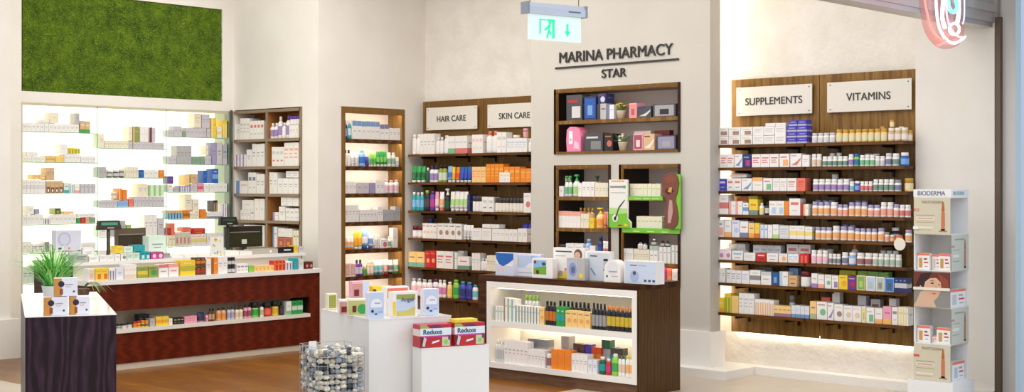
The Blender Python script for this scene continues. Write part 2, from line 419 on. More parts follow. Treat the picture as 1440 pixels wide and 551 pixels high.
# roller shutter housing --------------------------------------------------
ALU = mat('cfcac9', .4, .5, 'brushed_aluminium')
o = thing('shutter_housing', 'grey metal roller shutter housing running across the top of the shop front', 'shutter', (0, 0, 0))
m = MB()
prof = [(4.45, 2.80), (4.45, 2.87), (4.43, 2.875), (4.43, 2.93), (4.45, 2.94), (4.45, 3.02), (4.43, 3.03), (4.43, 3.12), (4.45, 3.13), (4.45, 3.35), (4.75, 3.35), (4.75, 2.80)]
n = len(prof)
for i in range(n):
    a, b = prof[i], prof[(i+1) % n]; m.face([(4.2, a[0], a[1]), (10.05, a[0], a[1]), (10.05, b[0], b[1]), (4.2, b[0], b[1])], ALU)
m.face([(4.2, a, b) for a, b in prof], ALU); m.face([(10.05, a, b) for a, b in reversed(prof)], ALU)
part('shutter_box', m, o)
m = MB(); m.box(4.2, 10.05, 4.46, 4.55, 2.765, 2.80, mat('c9c7c8', .3, .6, 'light_aluminium')); part('bottom_bar', m, o)
# moss panel --------------------------------------------------------------
xm0, xm1 = 6.62, 8.895
MOSS = noisy('moss', '3c5e10', '7a981f', nscale=9, detail=8, rough=.9, bump=.9, bscale=70, lo=.3, hi=.7, bdist=.03)
o = thing('moss_panel', 'large green moss panel on the wall above the lit glass display', 'wall panel', (0, 0, 0))
m = MB(); m.box(xm0, xm1, 12.515, 12.55, 2.494, 3.472, MOSS); part('backing', m, o)
m = MB(); R = random.Random(3)
gm = [mat(c, .85, 0, 'moss_tuft') for c in ('4e7216', '6a8a1c', '86a324', 'a3b83a', '416a18')]
for i in range(26000):
    x = R.uniform(xm0, xm1); z = R.uniform(2.496, 3.47)
    if abs(x-8.47) < .006 or (x > 8.47 and abs(z-2.74) < .005): continue
    a = R.uniform(0, 2*PI); L_ = R.uniform(.008, .022); w_ = .004
    k = .5+.5*math.sin(x*2.1+1)*math.sin(z*3+x)
    mm = gm[min(4, int(R.random()*3+k*2))]
    dx, dz = math.cos(a)*w_, math.sin(a)*w_
    tx = max(xm0, min(xm1, x+R.uniform(-.01, .01))); tz = max(2.495, min(3.471, z+R.uniform(-.012, .01)))
    m.face([(x-dx, 12.515, z-dz), (x+dx, 12.515, z+dz), (tx, 12.515-L_, tz)], mm)
g = part('moss_tufts', m, o); g['kind'] = 'stuff'

# ================================================================ LIT GLASS DISPLAY
GL = glass('clear_glass', 'f3fbf7'); GE = glass('green_glass_edge', 'a8cdb9')
GEs = mat('86ab98', .2, 0, 'glass_edge')
panel = thing('light_panel', 'white backlit panel glowing behind the glass shelves left', 'light panel', (0, 0, 0))
m = MB(); m.box(6.6, 9.05, 12.83, 12.88, .3, 2.385, emit('fff6e2', 1.5, 'backlight')); part('diffuser', m, panel)
case = thing('glass_shelf_display', 'built-in glass shelf display with green-edged shelves before the backlit panel', 'display case', (0, 0, 0))
YG = 12.505
xd1, xd2 = on_Y(137, YG), on_Y(234, YG); xr = on_Y(322, YG)
bays = [(6.60, xd1, (.65, .94, 1.217, 1.516, 1.817, 2.11)), (xd1, xd2, (.80, 1.078, 1.374, 1.67, 1.966)), (xd2, xr, (.65, .955, 1.24, 1.522, 1.815, 2.10))]
for a, b, zs in bays:
    for z in zs:
        m = MB(); m.box(a+.012, b-.006, YG+.004, 12.80, z-.008, z, GL); m.box(a+.012, b-.006, YG, YG+.0035, z-.008, z, GEs); part('shelf', m, case)
for x in (xd1, xd2, xr):
    m = MB(); m.box(x-.004, x+.004, YG+.004, 12.81, .3, 2.38, GL); m.box(x-.004, x+.004, YG, YG+.0035, .3, 2.38, GEs); part('divider', m, case)
m = MB(); m.box(6.605, 9.04, YG, YG+.02, 2.36, 2.384, mat('c9c2a8', .4)); part('top_rail', m, case)
m = MB(); m.box(6.601, 6.611, YG-.01, YG, .3, 2.38, mat('d6d0b8', .4)); part('side_rail', m, case)
m = MB(); m.box(xr+.008, xr+.035, YG-.02, 12.6, .3, 2.40, mat('6e6a64', .35, .5)); part('corner_post', m, case)
m = MB(); m.box(xr+.04, 9.05, YG-.01, 12.83, .3, 2.385, mat('b9b3a0', .4)); part('end_panel', m, case)
# ================================================================ BUILT-IN CABINET
yp = [on_X(p, X1) for p in (325.5, 375.5, 424.5)]
cab = thing('wall_cabinet', 'tall taupe built-in cabinet of cubbies filled with white boxes', 'cabinet', (0, 0, 0))
INN = mat('a86f35', .5, 0, 'cubby_interior')  # orange glow inside the cubbies is put into this colour
m = MB(); m.box(9.31, 9.33, yp[2], yp[0], .3, 2.39, INN); part('back_panel', m, cab)
for i, y in enumerate(yp):
    m = MB(); w = .03
    a = y-(w if i == 0 else (0 if i == 2 else w/2)); m.box(X1-.008, X1-.0, a, a+w, 0, 2.395, TAUPE); m.box(X1, 9.31, a, a+w, 0, 2.395, INN); part('upright', m, cab)
CZ = (2.082, 1.793, 1.503, 1.223, .945, .65)
for z in CZ+(2.39,):
    for k in (0, 1):
        m = MB(); m.box(X1-.008, X1, yp[k+1]+.015, yp[k]-.018, z-.03, z, TAUPE); m.box(X1, 9.31, yp[k+1]+.015, yp[k]-.018, z-.03, z, INN); part('shelf' if z < 2.3 else 'top_panel', m, cab)
# ================================================================ NARROW NICHE UNIT
nic = thing('niche_shelf_unit', 'narrow brown wood-framed shelf unit recessed in the cream wall', 'shelf unit', (0, 0, 0))
fx0, fx1 = xn0+.004, xn1-.004; Yf = Y2-.012
m = MB(); m.box(fx0+.04, fx1-.04, 11.285, 11.30, .1, 2.36, WHITE); part('back_panel', m, nic)
for a, b in ((fx0, fx0+.045), (fx1-.045, fx1)):
    m = MB(); m.box(a, b, Yf, 11.30, .02, 2.40, WOODV); part('upright', m, nic)
m = MB(); m.box(fx0+.045, fx1-.045, Yf, 11.285, 2.35, 2.40, WOODV); m.box(fx0+.045, fx1-.045, Yf, Yf+.01, 2.338, 2.35, WOODV); part('top_panel', m, nic)
m = MB(); m.box(fx0+.06, fx1-.06, Yf+.016, Yf+.026, 2.343, 2.349, emit('ffeed8', 34, 'shelf_fill_lamp')); part('shelf_fill_lamp', m, nic)
NZ = (2.073, 1.789, 1.507, 1.212, .927, .648, .36)
for z in NZ:
    m = MB(); m.box(fx0+.06, fx1-.06, Yf+.018, Yf+.028, z-.037, z-.031, emit('ffeed8', 42, 'shelf_fill_lamp')); part('shelf_fill_lamp', m, nic)
    m = MB(); m.box(fx0+.045, fx1-.045, Yf+.004, 11.285, z-.03, z, WOOD); m.box(fx0+.045, fx1-.045, Yf+.004, Yf+.012, z-.042, z-.03, WOOD); part('shelf', m, nic)  # front lip added to keep the glowing strip out of sight
# ================================================================ WALL RACKS
def bracket(Xf, Xb, y, z, o):
    m = MB()
    m.box(Xf+.02, Xb, y-.008, y+.008, z-.045, z-.026, BRACK); m.box(Xb-.02, Xb, y-.007, y+.007, z-.085, z-.045, BRACK); part('bracket', m, o)
def rack(o, Xf, Xb, ys, zs, ztop, zbot, xw, seam=.006):
    for k in (0, 1):
        m = MB(); m.box(Xb, Xb+.025, ys[k+1]+seam/2, ys[k]-seam/2, zbot, ztop, WOODV); part('back_panel', m, o)
        m = MB(); m.box(Xb+.03, xw, ys[k+1]+.1, ys[k]-.1, zbot+.1, ztop-.1, BRACK); part('batten', m, o)
        for z in zs:
            m = MB(); m.box(Xf, Xb, ys[k+1]+(.025 if Xf > 10 else (.008 if k == 0 else -.01)), ys[k]-.008, z-.024, z, WOOD); sh = part('shelf', m, o)
            for f in (.22, .78): bracket(Xf, Xb, ys[k]*(1-f)+ys[k+1]*f, z, sh)
RZ = (1.934, 1.743, 1.547, 1.349, 1.158, .966, .773, .522)
right = thing('wall_rack', 'brown eight-shelf wall rack of supplements and vitamins beside the pillar', 'wall rack', (0, 0, 0))
rack(right, 9.87, 10.10, (6.812, 5.95, 5.10), RZ, 2.497, .342, 10.15)
HZS = (1.922, 1.622, 1.322, 1.03, .722, .412)
hair = thing('wall_rack', 'brown wall rack of hair and skin care, partly hidden behind pillar', 'wall rack', (0, 0, 0))
rack(hair, 10.26, 10.49, (11.06, 10.15, 9.30), HZS, 2.497, .18, 10.54)
# signs --------------------------------------------------------------------
INK = mat('3c3836', .5, 0, 'sign_ink'); PLATE = mat('e9e3d8', .35, 0, 'sign_plate'); BOLT = mat('5a5650', .3, .6)
def sign(txt, X, ya_, yb_, lab, size=.087):
    o = thing('section_sign', lab, 'sign', (X, (ya_+yb_)/2, 2.305))
    w = ya_-yb_
    m = MB(); m.box(0, .006, -w/2, w/2, -.121, .121, PLATE); pl_ = part('plate', m, o)
    for a in (-1, 1):
        for b in (-1, 1):
            m = MB(); m.lathe([(.005, 0), (.005, .004)], BOLT, 0, 0, 8)
            s = part('screw', m, pl_); s.location = (0, a*(w/2-.028), b*.098); s.rotation_euler = (0, -PI/2, 0)
            m = MB(); m.lathe([(.006, 0), (.006, .024)], BOLT, 0, 0, 8)
            s = part('standoff', m, pl_); s.location = (.006, a*(w/2-.028), b*.098); s.rotation_euler = (0, PI/2, 0)
    lettering('lettering', txt, size, INK, pl_, (-.003, 0, -.033), RX, .0007, .0015, 'CENTER', 1.02)
sign('SUPPLEMENTS', 10.07, 6.737, 6.003, 'white SUPPLEMENTS sign at the top of the right wall rack')
sign('VITAMINS', 10.07, 5.863, 5.124, 'white VITAMINS sign at the top right of the wall rack')
sign('HAIR CARE', 10.46, 10.975, 10.21, 'white HAIR CARE sign at the top of the middle wall rack')
sign('SKIN CARE', 10.46, 10.06, 9.30, 'white SKIN CARE sign half hidden by the grey pillar')
# pillar lettering -----------------------------------------------------------
o = thing('shop_sign', 'dark two-line shop name lettering with underline high on the grey pillar', 'sign', (XP, 8.5, 2.66))
LT = mat('2f2a28', .4, 0, 'dark_lettering')
ym, ye = on_X(787.5, XP), on_X(946.8, XP)
def fit(name, txt, ya_, yb_, z0, cap):
    t = lettering(name, txt, 1, LT, None, (0, 0, 0), (0, 0, 0), .006, .01)
    xs = [v.co.x for v in t.data.vertices]; zs_ = [v.co.y for v in t.data.vertices]
    w = max(xs)-min(xs); hh = max(zs_)-min(zs_); mx = min(xs); mz = min(zs_)
    for v in t.data.vertices:
        v.co.x = (v.co.x-mx)/w*abs(ya_-yb_); v.co.y = (v.co.y-mz)/hh*cap; v.co.z = v.co.z*.6
    t.rotation_euler = RX; t.parent = o; t.location = (-.007, ya_-8.5, z0-2.66); return t
fit('lettering', 'MARINA PHARMACY', ym, ye, 2.716, .098)
fit('lettering', 'STAR', on_X(847, XP), on_X(881.5, XP), 2.553, .078)
m = MB(); m.box(-.012, 0, on_X(955, XP)-8.5, on_X(781.5, XP)-8.5, .004, .02, LT); part('underline', m, o)
# pillar shelf boxes -------------------------------------------------------
def niche(name, lab, ya_, yb_, z0, z1, zs, interior):
    o = thing(name, lab, 'shelf unit', (0, 0, 0)); t = .022
    Xa = XP-.012
    m = MB(); m.box(Xa, BK-.004, ya_-t, ya_-.001, z0+.001, z1-.001, interior); m.box(Xa, XP+.03, ya_-t-.0005, ya_-.0005, z0+.001, z1-.001, WOODV); part('side_panel', m, o)
    m = MB(); m.box(Xa, BK-.004, yb_+.001, yb_+t, z0+.001, z1-.001, WOODD); part('side_panel', m, o)
    m = MB(); m.box(Xa, BK-.004, yb_+t, ya_-t, z1-t-.008, z1-.001, WOODV); part('top_panel', m, o)
    m = MB(); m.box(Xa, BK-.004, yb_+t, ya_-t, z0+.001, z0+t, WOODV); part('bottom_panel', m, o)
    m = MB(); m.box(BK-.012, BK-.005, yb_+t, ya_-t, z0+t, z1-t-.008, mat('d8d0cc', .6, 0, 'niche_back')); part('back_panel', m, o)
    for z in zs:
        m = MB(); m.box(Xa+.004, BK-.012, yb_+t, ya_-t, z-.024, z, WOODV); part('shelf', m, o)
    for z in tuple(q_-.024 for q_ in zs)+(z1-t-.008,):
        m = MB(); m.box(Xa+.02, Xa+.03, yb_+t+.02, ya_-t-.02, z-.006, z-.0005, emit('ffe9cc', 11, 'shelf_fill_lamp')); m.box(Xa+.004, Xa+.012, yb_+t, ya_-t, z-.009, z, WOODV); part('shelf_fill_lamp', m, o)  # added glowing strips behind a lip, to brighten the pillar box interiors
DK = mat('1c0e0b', .4, 0, 'niche_side_dark')  # near-black left inner side of the pillar boxes
niche('pillar_shelf', 'wide two-level wood shelf box set in pillar under the dark shop lettering', ya, yb, zu, zt, (2.185,), DK)
niche('pillar_shelf', 'lower left wood shelf box in the grey pillar', ya, y1, zb, zl, (1.49, 1.205, .92), DK)
niche('pillar_shelf', 'lower right wood shelf box in pillar with green shelf fronts', y2, yb, zb, zl, (1.49, 1.205, .92), DK)
# ================================================================ CHECKOUT COUNTER
cn = thing('checkout_counter', 'long reddish-brown checkout counter with white ledges in front of the lit display', 'counter', (0, 0, 0))
xa, xb = 6.243, 8.76; YC = 10.70
sx1 = 8.635; sx0 = xa+.12
sz0, sz1 = .352, .512
m = MB(); m.box(xa, xb, YC, YC+.03, sz1, .742, REDW); part('upper_front', m, cn)
m = MB(); m.box(xa, xb, YC, YC+.03, .055, sz0-.034, REDW); part('lower_front', m, cn)
m = MB(); m.box(sx1, xb, YC, YC+.03, sz0-.034, sz1, REDW); part('front_upright', m, cn)
m = MB(); m.box(xa, sx0, YC, YC+.03, sz0-.034, sz1, REDW); part('front_upright', m, cn)
BEI = mat('d8c8ae', .5, 0, 'slot_beige')
m = MB(); m.box(sx0, sx1, YC-.012, YC+.30, sz0-.034, sz0, CREAM); part('slot_shelf', m, cn)
m = MB(); m.box(sx0, sx1, YC+.30, YC+.32, sz0, sz1, BEI); m.box(sx1, sx1+.02, YC+.03, YC+.30, sz0, sz1, mat('14100e', .5)); m.box(sx0, sx1, YC+.03, YC+.30, sz1, sz1+.01, BEI); part('slot_lining', m, cn)
m = MB(); m.box(xa-.01, xb+.01, YC-.025, YC+.34, .742, .782, WHITE); part('lower_ledge', m, cn)
m = MB(); m.box(xa, xb, 10.985, 11.005, .782, .90, CREAM); part('riser', m, cn)
m = MB(); m.box(xa, xb+.01, 10.93, 11.62, .90, .93, WHITE); part('upper_ledge', m, cn)
m = MB(); m.box(xa, xa+.03, YC+.03, 11.6, .055, .742, WOODD); m.box(xa, xa+.03, 10.985, 11.6, .742, .90, WOODD); part('end_panel', m, cn)
m = MB(); m.box(xb-.03, xb, YC+.03, 11.6, .055, .742, WOODD); part('end_panel', m, cn)
m = MB(); m.box(xa+.03, xb-.03, 11.57, 11.6, .055, .90, CREAM); part('rear_panel', m, cn)
m = MB(); m.box(xa+.01, xb-.01, YC+.01, YC+.05, .0, .055, mat('cfc3ae', .5)); part('kick_plate', m, cn)

# ================================================================ ISLAND
isl = thing('island_counter', 'dark walnut island with two white open shelves before the pillar', 'counter', (0, 0, 0))
XI = 8.38; iy0, iy1 = 6.475, 8.165; XE = 8.90
m = MB(); m.box(XI, XE, iy0, iy1, .805, .85, WOODD); part('top', m, isl)
m = MB(); m.box(XI, XE, iy1-.10, iy1, 0, .805, WOODD); part('side_panel', m, isl)
m = MB(); m.box(XI, XE, iy0, iy0+.02, 0, .805, grain('end_walnut', '3a220c', '68461c', (9, 9, .7), wscale=2, dist=5, rough=.3)); part('side_panel', m, isl)
m = MB(); m.box(XE-.02, XE, iy0+.02, iy1-.10, 0, .805, WOODD); part('back_panel', m, isl)
m = MB(); m.box(XI+.02, XE-.02, iy0+.02, iy1-.10, 0, .085, grain('kick_walnut', '5a4030', '7a5a44', (1, 1, 10), wscale=2, dist=5)); part('kick_board', m, isl)
a, b = iy0+.021, iy1-.101; zf0, zf1 = .09, .80; t = .045
m = MB()
m.box(XI-.006, XI+.38, a, a+t, zf0, zf1, WHITE); m.box(XI-.006, XI+.38, b-t, b, zf0, zf1, WHITE)
m.box(XI-.006, XI+.38, a+t, b-t, zf0, zf0+.045, WHITE); m.box(XI-.006, XI+.38, a+t, b-t, zf1-.05, zf1, WHITE)
part('white_frame', m, isl)
m = MB(); m.box(XI+.36, XI+.38, a+t, b-t, zf0+.045, zf1-.05, CREAM); part('inner_back', m, isl)
m = MB(); m.box(XI+.0, XI+.36, a+t, b-t, .43, .478, WHITE); part('middle_shelf', m, isl)
m = MB(); m.box(XI+.30, XI+.33, a+t+.05, b-t-.05, .422, .43, emit('fff1d8', 10, 'shelf_fill_lamp')); part('shelf_fill_lamp', m, isl)
m = MB(); m.box(XI+.05, XI+.07, a+t+.03, b-t-.03, .742, .7495, emit('fff1d8', 6, 'shelf_fill_lamp')); part('shelf_fill_lamp', m, isl)  # added strip, brightens the upper compartment
ISL_Z = (.478, .135)

# ================================================================ PLINTHS
def frame_at(lat, d, dirlat, dirfwd):
    X = lat*SA+d*CA; Y = -lat*CA+d*SA
    return X, Y, math.atan2(dirfwd, dirlat)+VA-PI/2
def plinth(name, lab, lat, d, dirn, w, dep, h, side, top, split=True):
    X, Y, rz = frame_at(lat, d, *dirn)
    o = thing(name, lab, 'plinth', (X, Y, 0), rz)
    m = MB(); m.box(0, w, 0, dep, 0, h-.006, side); part('body', m, o)
    m = MB(); m.box(-.002, w+.002, -.002, dep+.002, h-.006, h, top); part('top', m, o)
    return o
GLW = mat('edeae6', .15, 0, 'gloss_white'); GLS = mat('f0ede8', .12, 0, 'gloss_cream_top')
dark = plinth('display_plinth', 'dark stained oak plinth with glossy white top holding the grass pot', -2.912, 8.385, (.939, .343), .526, 1.90, .81, OAK, GLS)
pa = plinth('display_plinth', 'taller glossy white plinth beside the basket of pebbles', -.837, 8.2, (.882, .471), .532, .803, .812, GLW, GLW)
pb = plinth('display_plinth', 'lower white plinth holding the two red product boxes', -.528, 8.19, (.882, .471), .443, .135, .643, GLW, GLW)
PBz = .643

# local-frame helper: place a product on a plinth (u along the front, v to the back)
def put(base, u, v, z, o, rot=0):
    c, s = math.cos(base.rotation_euler.z), math.sin(base.rotation_euler.z)
    o.location = (base.location.x+u*c-v*s, base.location.y+u*s+v*c, z+.0008); o.rotation_euler = (0, 0, base.rotation_euler.z+rot)
    return o
def carton(name, lab, w, h, d, base, draw=None, cat='box', grp=None):
    """one printed carton; draw(m, w, h) adds its print"""
    m = MB(); m.box(-w/2, w/2, 0, d, 0, h, pm(base) if base in PAL else base)
    if draw: draw(m, w, h, d)
    o = thing(name, lab, cat, mb=m, group=grp); return o
E = -.0007
# small skincare-like boxes on dark plinth
def d_honey(m, w, h, d):
    m.rect(-w/2, -w*.18, 0, h, E, mat('c98a3a', .4)); m.disc(-w*.2, E*1.6, h*.68, h*.17, mat('1e1a3a', .4)); m.rect(-w*.27, -w*.13, h*.08, h*.42, E*1.6, mat('8a4a1c', .4))
    m.rect(-.02*w, w*.3, h*.62, h*.67, E, pm('sv')); m.rect(-.02*w, w*.22, h*.5, h*.54, E, pm('tn')); m.disc(w*.34, E, h*.25, h*.06, pm('dg'))
    x = -w/2-.0007; m.face([(x, d, 0), (x, 0, 0), (x, 0, h), (x, d, h)], mat('d9822e', .4)); m.face([(x*1.004, d*.8, h*.1), (x*1.004, d*.45, h*.1), (x*1.004, d*.45, h*.9), (x*1.004, d*.8, h*.9)], mat('e9a866', .4))
for u, v, z, wl, lb in ((.175, .03, .81, .135, 'lower left'), (.315, .045, .81, .115, 'lower right'), (.235, .06, .81+.112, .135, 'topmost')):
    o = carton('skincare_box', f'{lb} white box with amber end stacked on the dark plinth', wl, .108, .1, 'wb', d_honey, grp='boxes on the dark plinth')
    put(dark, u, v, z, o)
# potted grass
m0 = thing('potted_grass', 'bushy green potted grass standing on the dark oak plinth', 'plant')
put(dark, .19, .85, .81, m0)
m = MB(); m.lathe([(.045, 0), (.055, .01), (.075, .12), (.078, .125), (.07, .12), (.066, .10)], mat('dcd8d4', .4), 0, 0, 20); part('pot', m, m0)
R = random.Random(11); cols = [mat(c, .5, 0, 'grass_blade') for c in ('4fae46', '74c858', '98dc6a', '3a9440', 'bce88a')]
for c_ in range(5):
    m = MB()
    for i in range(90):
        a = R.uniform(0, 2*PI); L_ = R.uniform(.16, .38); out = R.uniform(.08, .40)*(.5+L_); w_ = R.uniform(.003, .006)
        dx, dy = math.cos(a), math.sin(a); px, py = -dy, dx; prev = None
        b0 = R.uniform(0, .05)
        top = L_*R.uniform(.45, .75)
        for k in range(7):
            t_ = k/6; rr = b0+out*1.3*t_**1.3; zz = .10+top*math.sin(min(1, t_*1.05)*PI*.62)/.93; ww = w_*(1-t_)**.6
            cur = ((dx*rr+px*ww, dy*rr+py*ww, zz), (dx*rr-px*ww, dy*rr-py*ww, zz))
            if prev: m.face([prev[0], prev[1], cur[1], cur[0]], cols[c_])
            prev = cur
    g = part('leaves', m, m0); g['kind'] = 'stuff'
# trailing leaf plant behind, on the counter ledge
m0 = thing('trailing_plant', 'thin trailing olive leaves hanging beside the dark plinth top', 'plant')
put(dark, .40, 1.25, .81, m0)
m = MB(); m.lathe([(.03, 0), (.045, .07), (.04, .07)], mat('5c3a22', .5), 0, 0, 16); part('pot', m, m0)
m = MB()
for i in range(16):
    a = R.uniform(-1.0, .9); L_ = R.uniform(.10, .22); prev = None
    for k in range(6):
        t_ = k/5; rr = L_*t_; zz = .07+.06*math.sin(t_*PI)-.03*t_; ww = .006*math.sin((t_*.9+.1)*PI)
        dx, dy = math.cos(a), math.sin(a); cur = ((dx*rr-dy*ww, dy*rr+dx*ww, zz), (dx*rr+dy*ww, dy*rr-dx*ww, zz))
        if prev: m.face([prev[0], prev[1], cur[1], cur[0]], mat('8a9a5a', .5, 0, 'olive_leaf'))
        prev = cur
part('leaves', m, m0)

# plinth A goods
def d_moon(m, w, h, d):
    m.rect(-w*.47, w*.47, h*.02, h*.98, E, mat('c6d2e8', .35)); m.disc(0, E*1.7, h*.52, w*.36, mat('eceef4', .35), 24); m.rect(-w*.36, w*.4, h*.2, h*.42, E*2.3, mat('b5c8e6', .35))
    m.disc(-w*.25, E*3, h*.28, w*.09, pm('bk')); m.rect(-w*.12, w*.05, h*.14, h*.2, E*3, pm('dg')); m.rect(w*.1, w*.38, h*.22, h*.26, E*3, pm('pv')); m.rect(-w*.12, w*.25, h*.56, h*.6, E*3, pm('pv'))
def d_angel(m, w, h, d):
    m.rect(-w/2, -w*.38, h*.06, h*.62, E, pm('yl')); m.rect(-w*.36, w*.4, h*.04, h*.9, E, mat('c6d4e6', .35))
    m.poly([(-w*.36, h*.72), (w*.4, h*.66), (w*.4, h*.9), (-w*.36, h*.9)], E*1.6, pm('ol')); m.poly([(-w*.36, h*.04), (w*.4, h*.04), (w*.4, h*.42), (w*.1, h*.26), (-w*.36, h*.24)], E*1.6, mat('cfc56a', .35))
def place_box(base, u, v, z, name, lab, w, h, d, col, draw=None, rot=0, grp=None):
    o = carton(name, lab, w, h, d, col, draw, grp=grp); return put(base, u, v, z, o, rot)
A_ = .812
b = place_box(pa, .055, .02, A_, 'gift_box', 'pale blue moon-print box standing at the left front corner of the white plinth', .10, .155, .05, 'wb', d_moon, grp='pale blue moon boxes')
place_box(pa, .425, .05, A_, 'gift_box', 'pale blue moon-print box right of the yellow and white box', .10, .16, .05, 'wb', d_moon, grp='pale blue moon boxes')
b = place_box(pa, .245, .03, A_, 'gift_box', 'wide white and olive-yellow box between two pale blue moon boxes', .16, .15, .07, 'w', d_angel)
lettering('lettering', 'Angel', .036, mat('4a5a78', .4), b, (-.028, E*3, .092), RY, .0006, .0003)
def d_ol(m, w, h, d): m.rect(-w*.4, w*.4, h*.1, h*.9, E, pm('ol'))
def d_gn(m, w, h, d):
    m.rect(-w*.5, w*.46, h*.05, h*.9, E, mat('b8bf72', .4)); m.disc(w*.2, E*1.7, h*.4, h*.3, pm('gn')); m.rect(-w*.3, -w*.1, h*.2, h*.6, E*1.7, pm('mr'))
def d_rs(m, w, h, d):
    m.rect(-w*.5, w*.1, 0, h*.86, E, mat('c98f86', .4)); m.rect(-w*.4, -w*.1, h*.1, h*.5, E*1.7, pm('mr')); m.rect(w*.12, w*.5, 0, h, E*1.7, mat('c6d2e8', .4))
place_box(pa, -.0+.03, .24, A_, 'gift_box', 'small olive green and white box left of the first moon box', .12, .10, .06, 'cr', d_gn, -.25)
place_box(pa, .03, .40, A_, 'gift_box', 'rose and white box behind the small green box', .11, .085, .07, 'w', d_rs, -.2)
place_box(pa, .155, .50, A_+.0, 'gift_box', 'cream box carrying the small rose box', .12, .085, .08, 'cr')
place_box(pa, .15, .50, A_+.086, 'gift_box', 'rose and pale blue box stacked on the cream box', .11, .10, .06, 'pk', d_rs)
place_box(pa, .04, .70, A_, 'gift_box', 'small olive box at the far left corner of the white plinth', .06, .10, .05, 'cr', d_ol)
def d_fl(m, w, h, d):
    rr = random.Random(int(w*1e4))
    for i in range(14): m.disc(rr.uniform(-w*.42, w*.42), E*(1+.3*i/3), rr.uniform(h*.1, h*.9), h*.09, pm(rr.choice(['yl', 'og', 'cr', 'br', 'yl'])), 8)
place_box(pa, .305, .52, A_, 'gift_box', 'yellow flower-print box behind the moon box, left of two', .13, .15, .07, 'yl', d_fl, grp='yellow flower boxes')
place_box(pa, .41, .44, A_, 'gift_box', 'yellow flower-print box behind olive-yellow box, right of two', .10, .13, .07, 'yl', d_fl, grp='yellow flower boxes')
def d_op(m, w, h, d): m.rect(-w*.45, w*.45, h*.6, h*.95, E, pm('co')); m.rect(-w*.3, w*.4, h*.66, h*.8, E*1.7, pm('mg'))
place_box(pa, .26, .18, A_, 'gift_box', 'white box with coral and magenta top band behind the olive-yellow box', .15, .17, .07, 'w', d_op)
# red boxes
def d_red(m, w, h, d):
    m.rect(-w/2, w/2, h*.52, h*.84, E, mat('e2e8ee', .35)); m.rect(-w/2, w/2, h*.45, h*.52, E, pm('mg'))
    m.poly([(-w*.5, h*.84), (-w*.2, h*.84), (-w*.3, h), (-w*.5, h)], E, mat('a8a860', .4)); m.disc(0, E*1.5, h*.84, w*.2, mat('6a2a5a', .4), 20, h*.14, 0, PI)
    m.rect(-w*.5, w*.5, 0, h*.05, E*1.5, pm('rd')); m.rect(w*.2, w*.46, h*.04, h*.44, E*1.6, mat('c8ccb0', .4)); m.disc(w*.33, E*2.2, h*.22, w*.07, pm('lg')); m.rect(w*.4, w*.47, h*.3, h*.5, E*2.2, pm('dg'))
    m.poly([(-w*.44, h*.08), (-w*.36, h*.04), (-w*.30, h*.4), (-w*.38, h*.48)], E*2, mat('d8c8cc', .4)); m.poly([(-w*.5, 0), (-w*.42, 0), (-w*.40, h*.45), (-w*.5, h*.5)], E*1.3, pm('mr'))
    m.poly([(-w*.14, h*.16), (w*.1, h*.24), (w*.12, h*.32), (-w*.1, h*.26)], E*2, pm('w'))
    x = -w/2-.0007; m.face([(x, d, h*.5), (x, 0, h*.5), (x, 0, h*.8), (x, d, h*.8)], mat('e6d6cc', .4))
RED = mat('b8232e', .35, 0, 'red_carton')
for u, lb in ((.095, 'left'), (.318, 'right')):
    b = place_box(pb, u, .008, PBz, 'supplement_box', f'{lb} one of two red Reduxe boxes on the lower white plinth', .20, .134, .105, RED, d_red, grp='red boxes on the lower plinth')
    b['label'] = f'{lb} one of the two red boxes on the lower white plinth'
    lettering('lettering', 'Reduxe', .04, mat('2a5a78', .4), b, (-.083, E*3.2, .078), RY, .0012, .0003)
pb2 = place_box(pb, .30, .02, PBz+.1355, 'supplement_box', 'flat yellow and red patterned carton on the right red box', .15, .02, .08, 'yl', d_fl)

# ================================================================ GABION BASKET
X, Y, rz = frame_at(-1.063, 7.7, .882, .471)
gb = thing('wire_basket', 'square wire mesh basket filled with pebbles by the white plinth', 'basket', (X, Y, 0), rz)
W, D, H = .27, .305, .70
WIRE = mat('b4b4bc', .4, .5, 'galvanised_wire')
def side_mesh(P0, P1, n):
    m = MB(); P0 = Vector(P0); P1 = Vector(P1)
    for i in range(n+1):
        p = P0.lerp(P1, i/n); m.tube([(p.x, p.y, .004), (p.x, p.y, H)], .0015, WIRE, 5)
    for k in range(0, 15):
        z = .004+(H-.006)*k/14; m.tube([(P0.x, P0.y, z), (P1.x, P1.y, z)], .0015, WIRE, 5)
    return m
for a, b, n in (((0, 0, 0), (W, 0, 0), 5), ((0, 0, 0), (0, D, 0), 6), ((W, 0, 0), (W, D, 0), 6), ((0, D, 0), (W, D, 0), 5)):
    part('side_grid', side_mesh(a, b, n), gb)
m = MB(); m.box(0, W, 0, D, .0, .004, WIRE); part('base_plate', m, gb)
R = random.Random(5)
def pebble(seed, c):
    rr = random.Random(seed); m = MB(); n = 10; rings = []
    sx, sy, sz = rr.uniform(.8, 1.1), rr.uniform(.75, 1.05), rr.uniform(.6, .85)
    for i in range(1, 7):
        th = PI*i/7; rings.append([((math.cos(2*PI*j/n)*sx*math.sin(th)+rr.uniform(-.16, .16)), math.sin(2*PI*j/n)*sy*math.sin(th)+rr.uniform(-.16, .16), -math.cos(th)*sz+rr.uniform(-.12, .12)) for j in range(n)])
    m.rings(rings, c, smooth=False); return m.mesh('pebble')
PC = ['cfc8bc', 'a8a4a2', 'e4ddd0', '7c8088', '484a54', 'bfb4a6', '949cac', 'ded8ce']
pmesh = [pebble(i, noisy('pebble_stone', c, c[:4]+'%02x' % max(0, int(c[4:], 16)-14), nscale=3, rough=.7)) for i, c in enumerate(PC*2)]
PCN = ['warm-grey', 'mid-grey', 'cream', 'slate', 'dark-slate', 'beige', 'blue-grey', 'ivory']*2
gc, gs = math.cos(rz), math.sin(rz)
peb = []
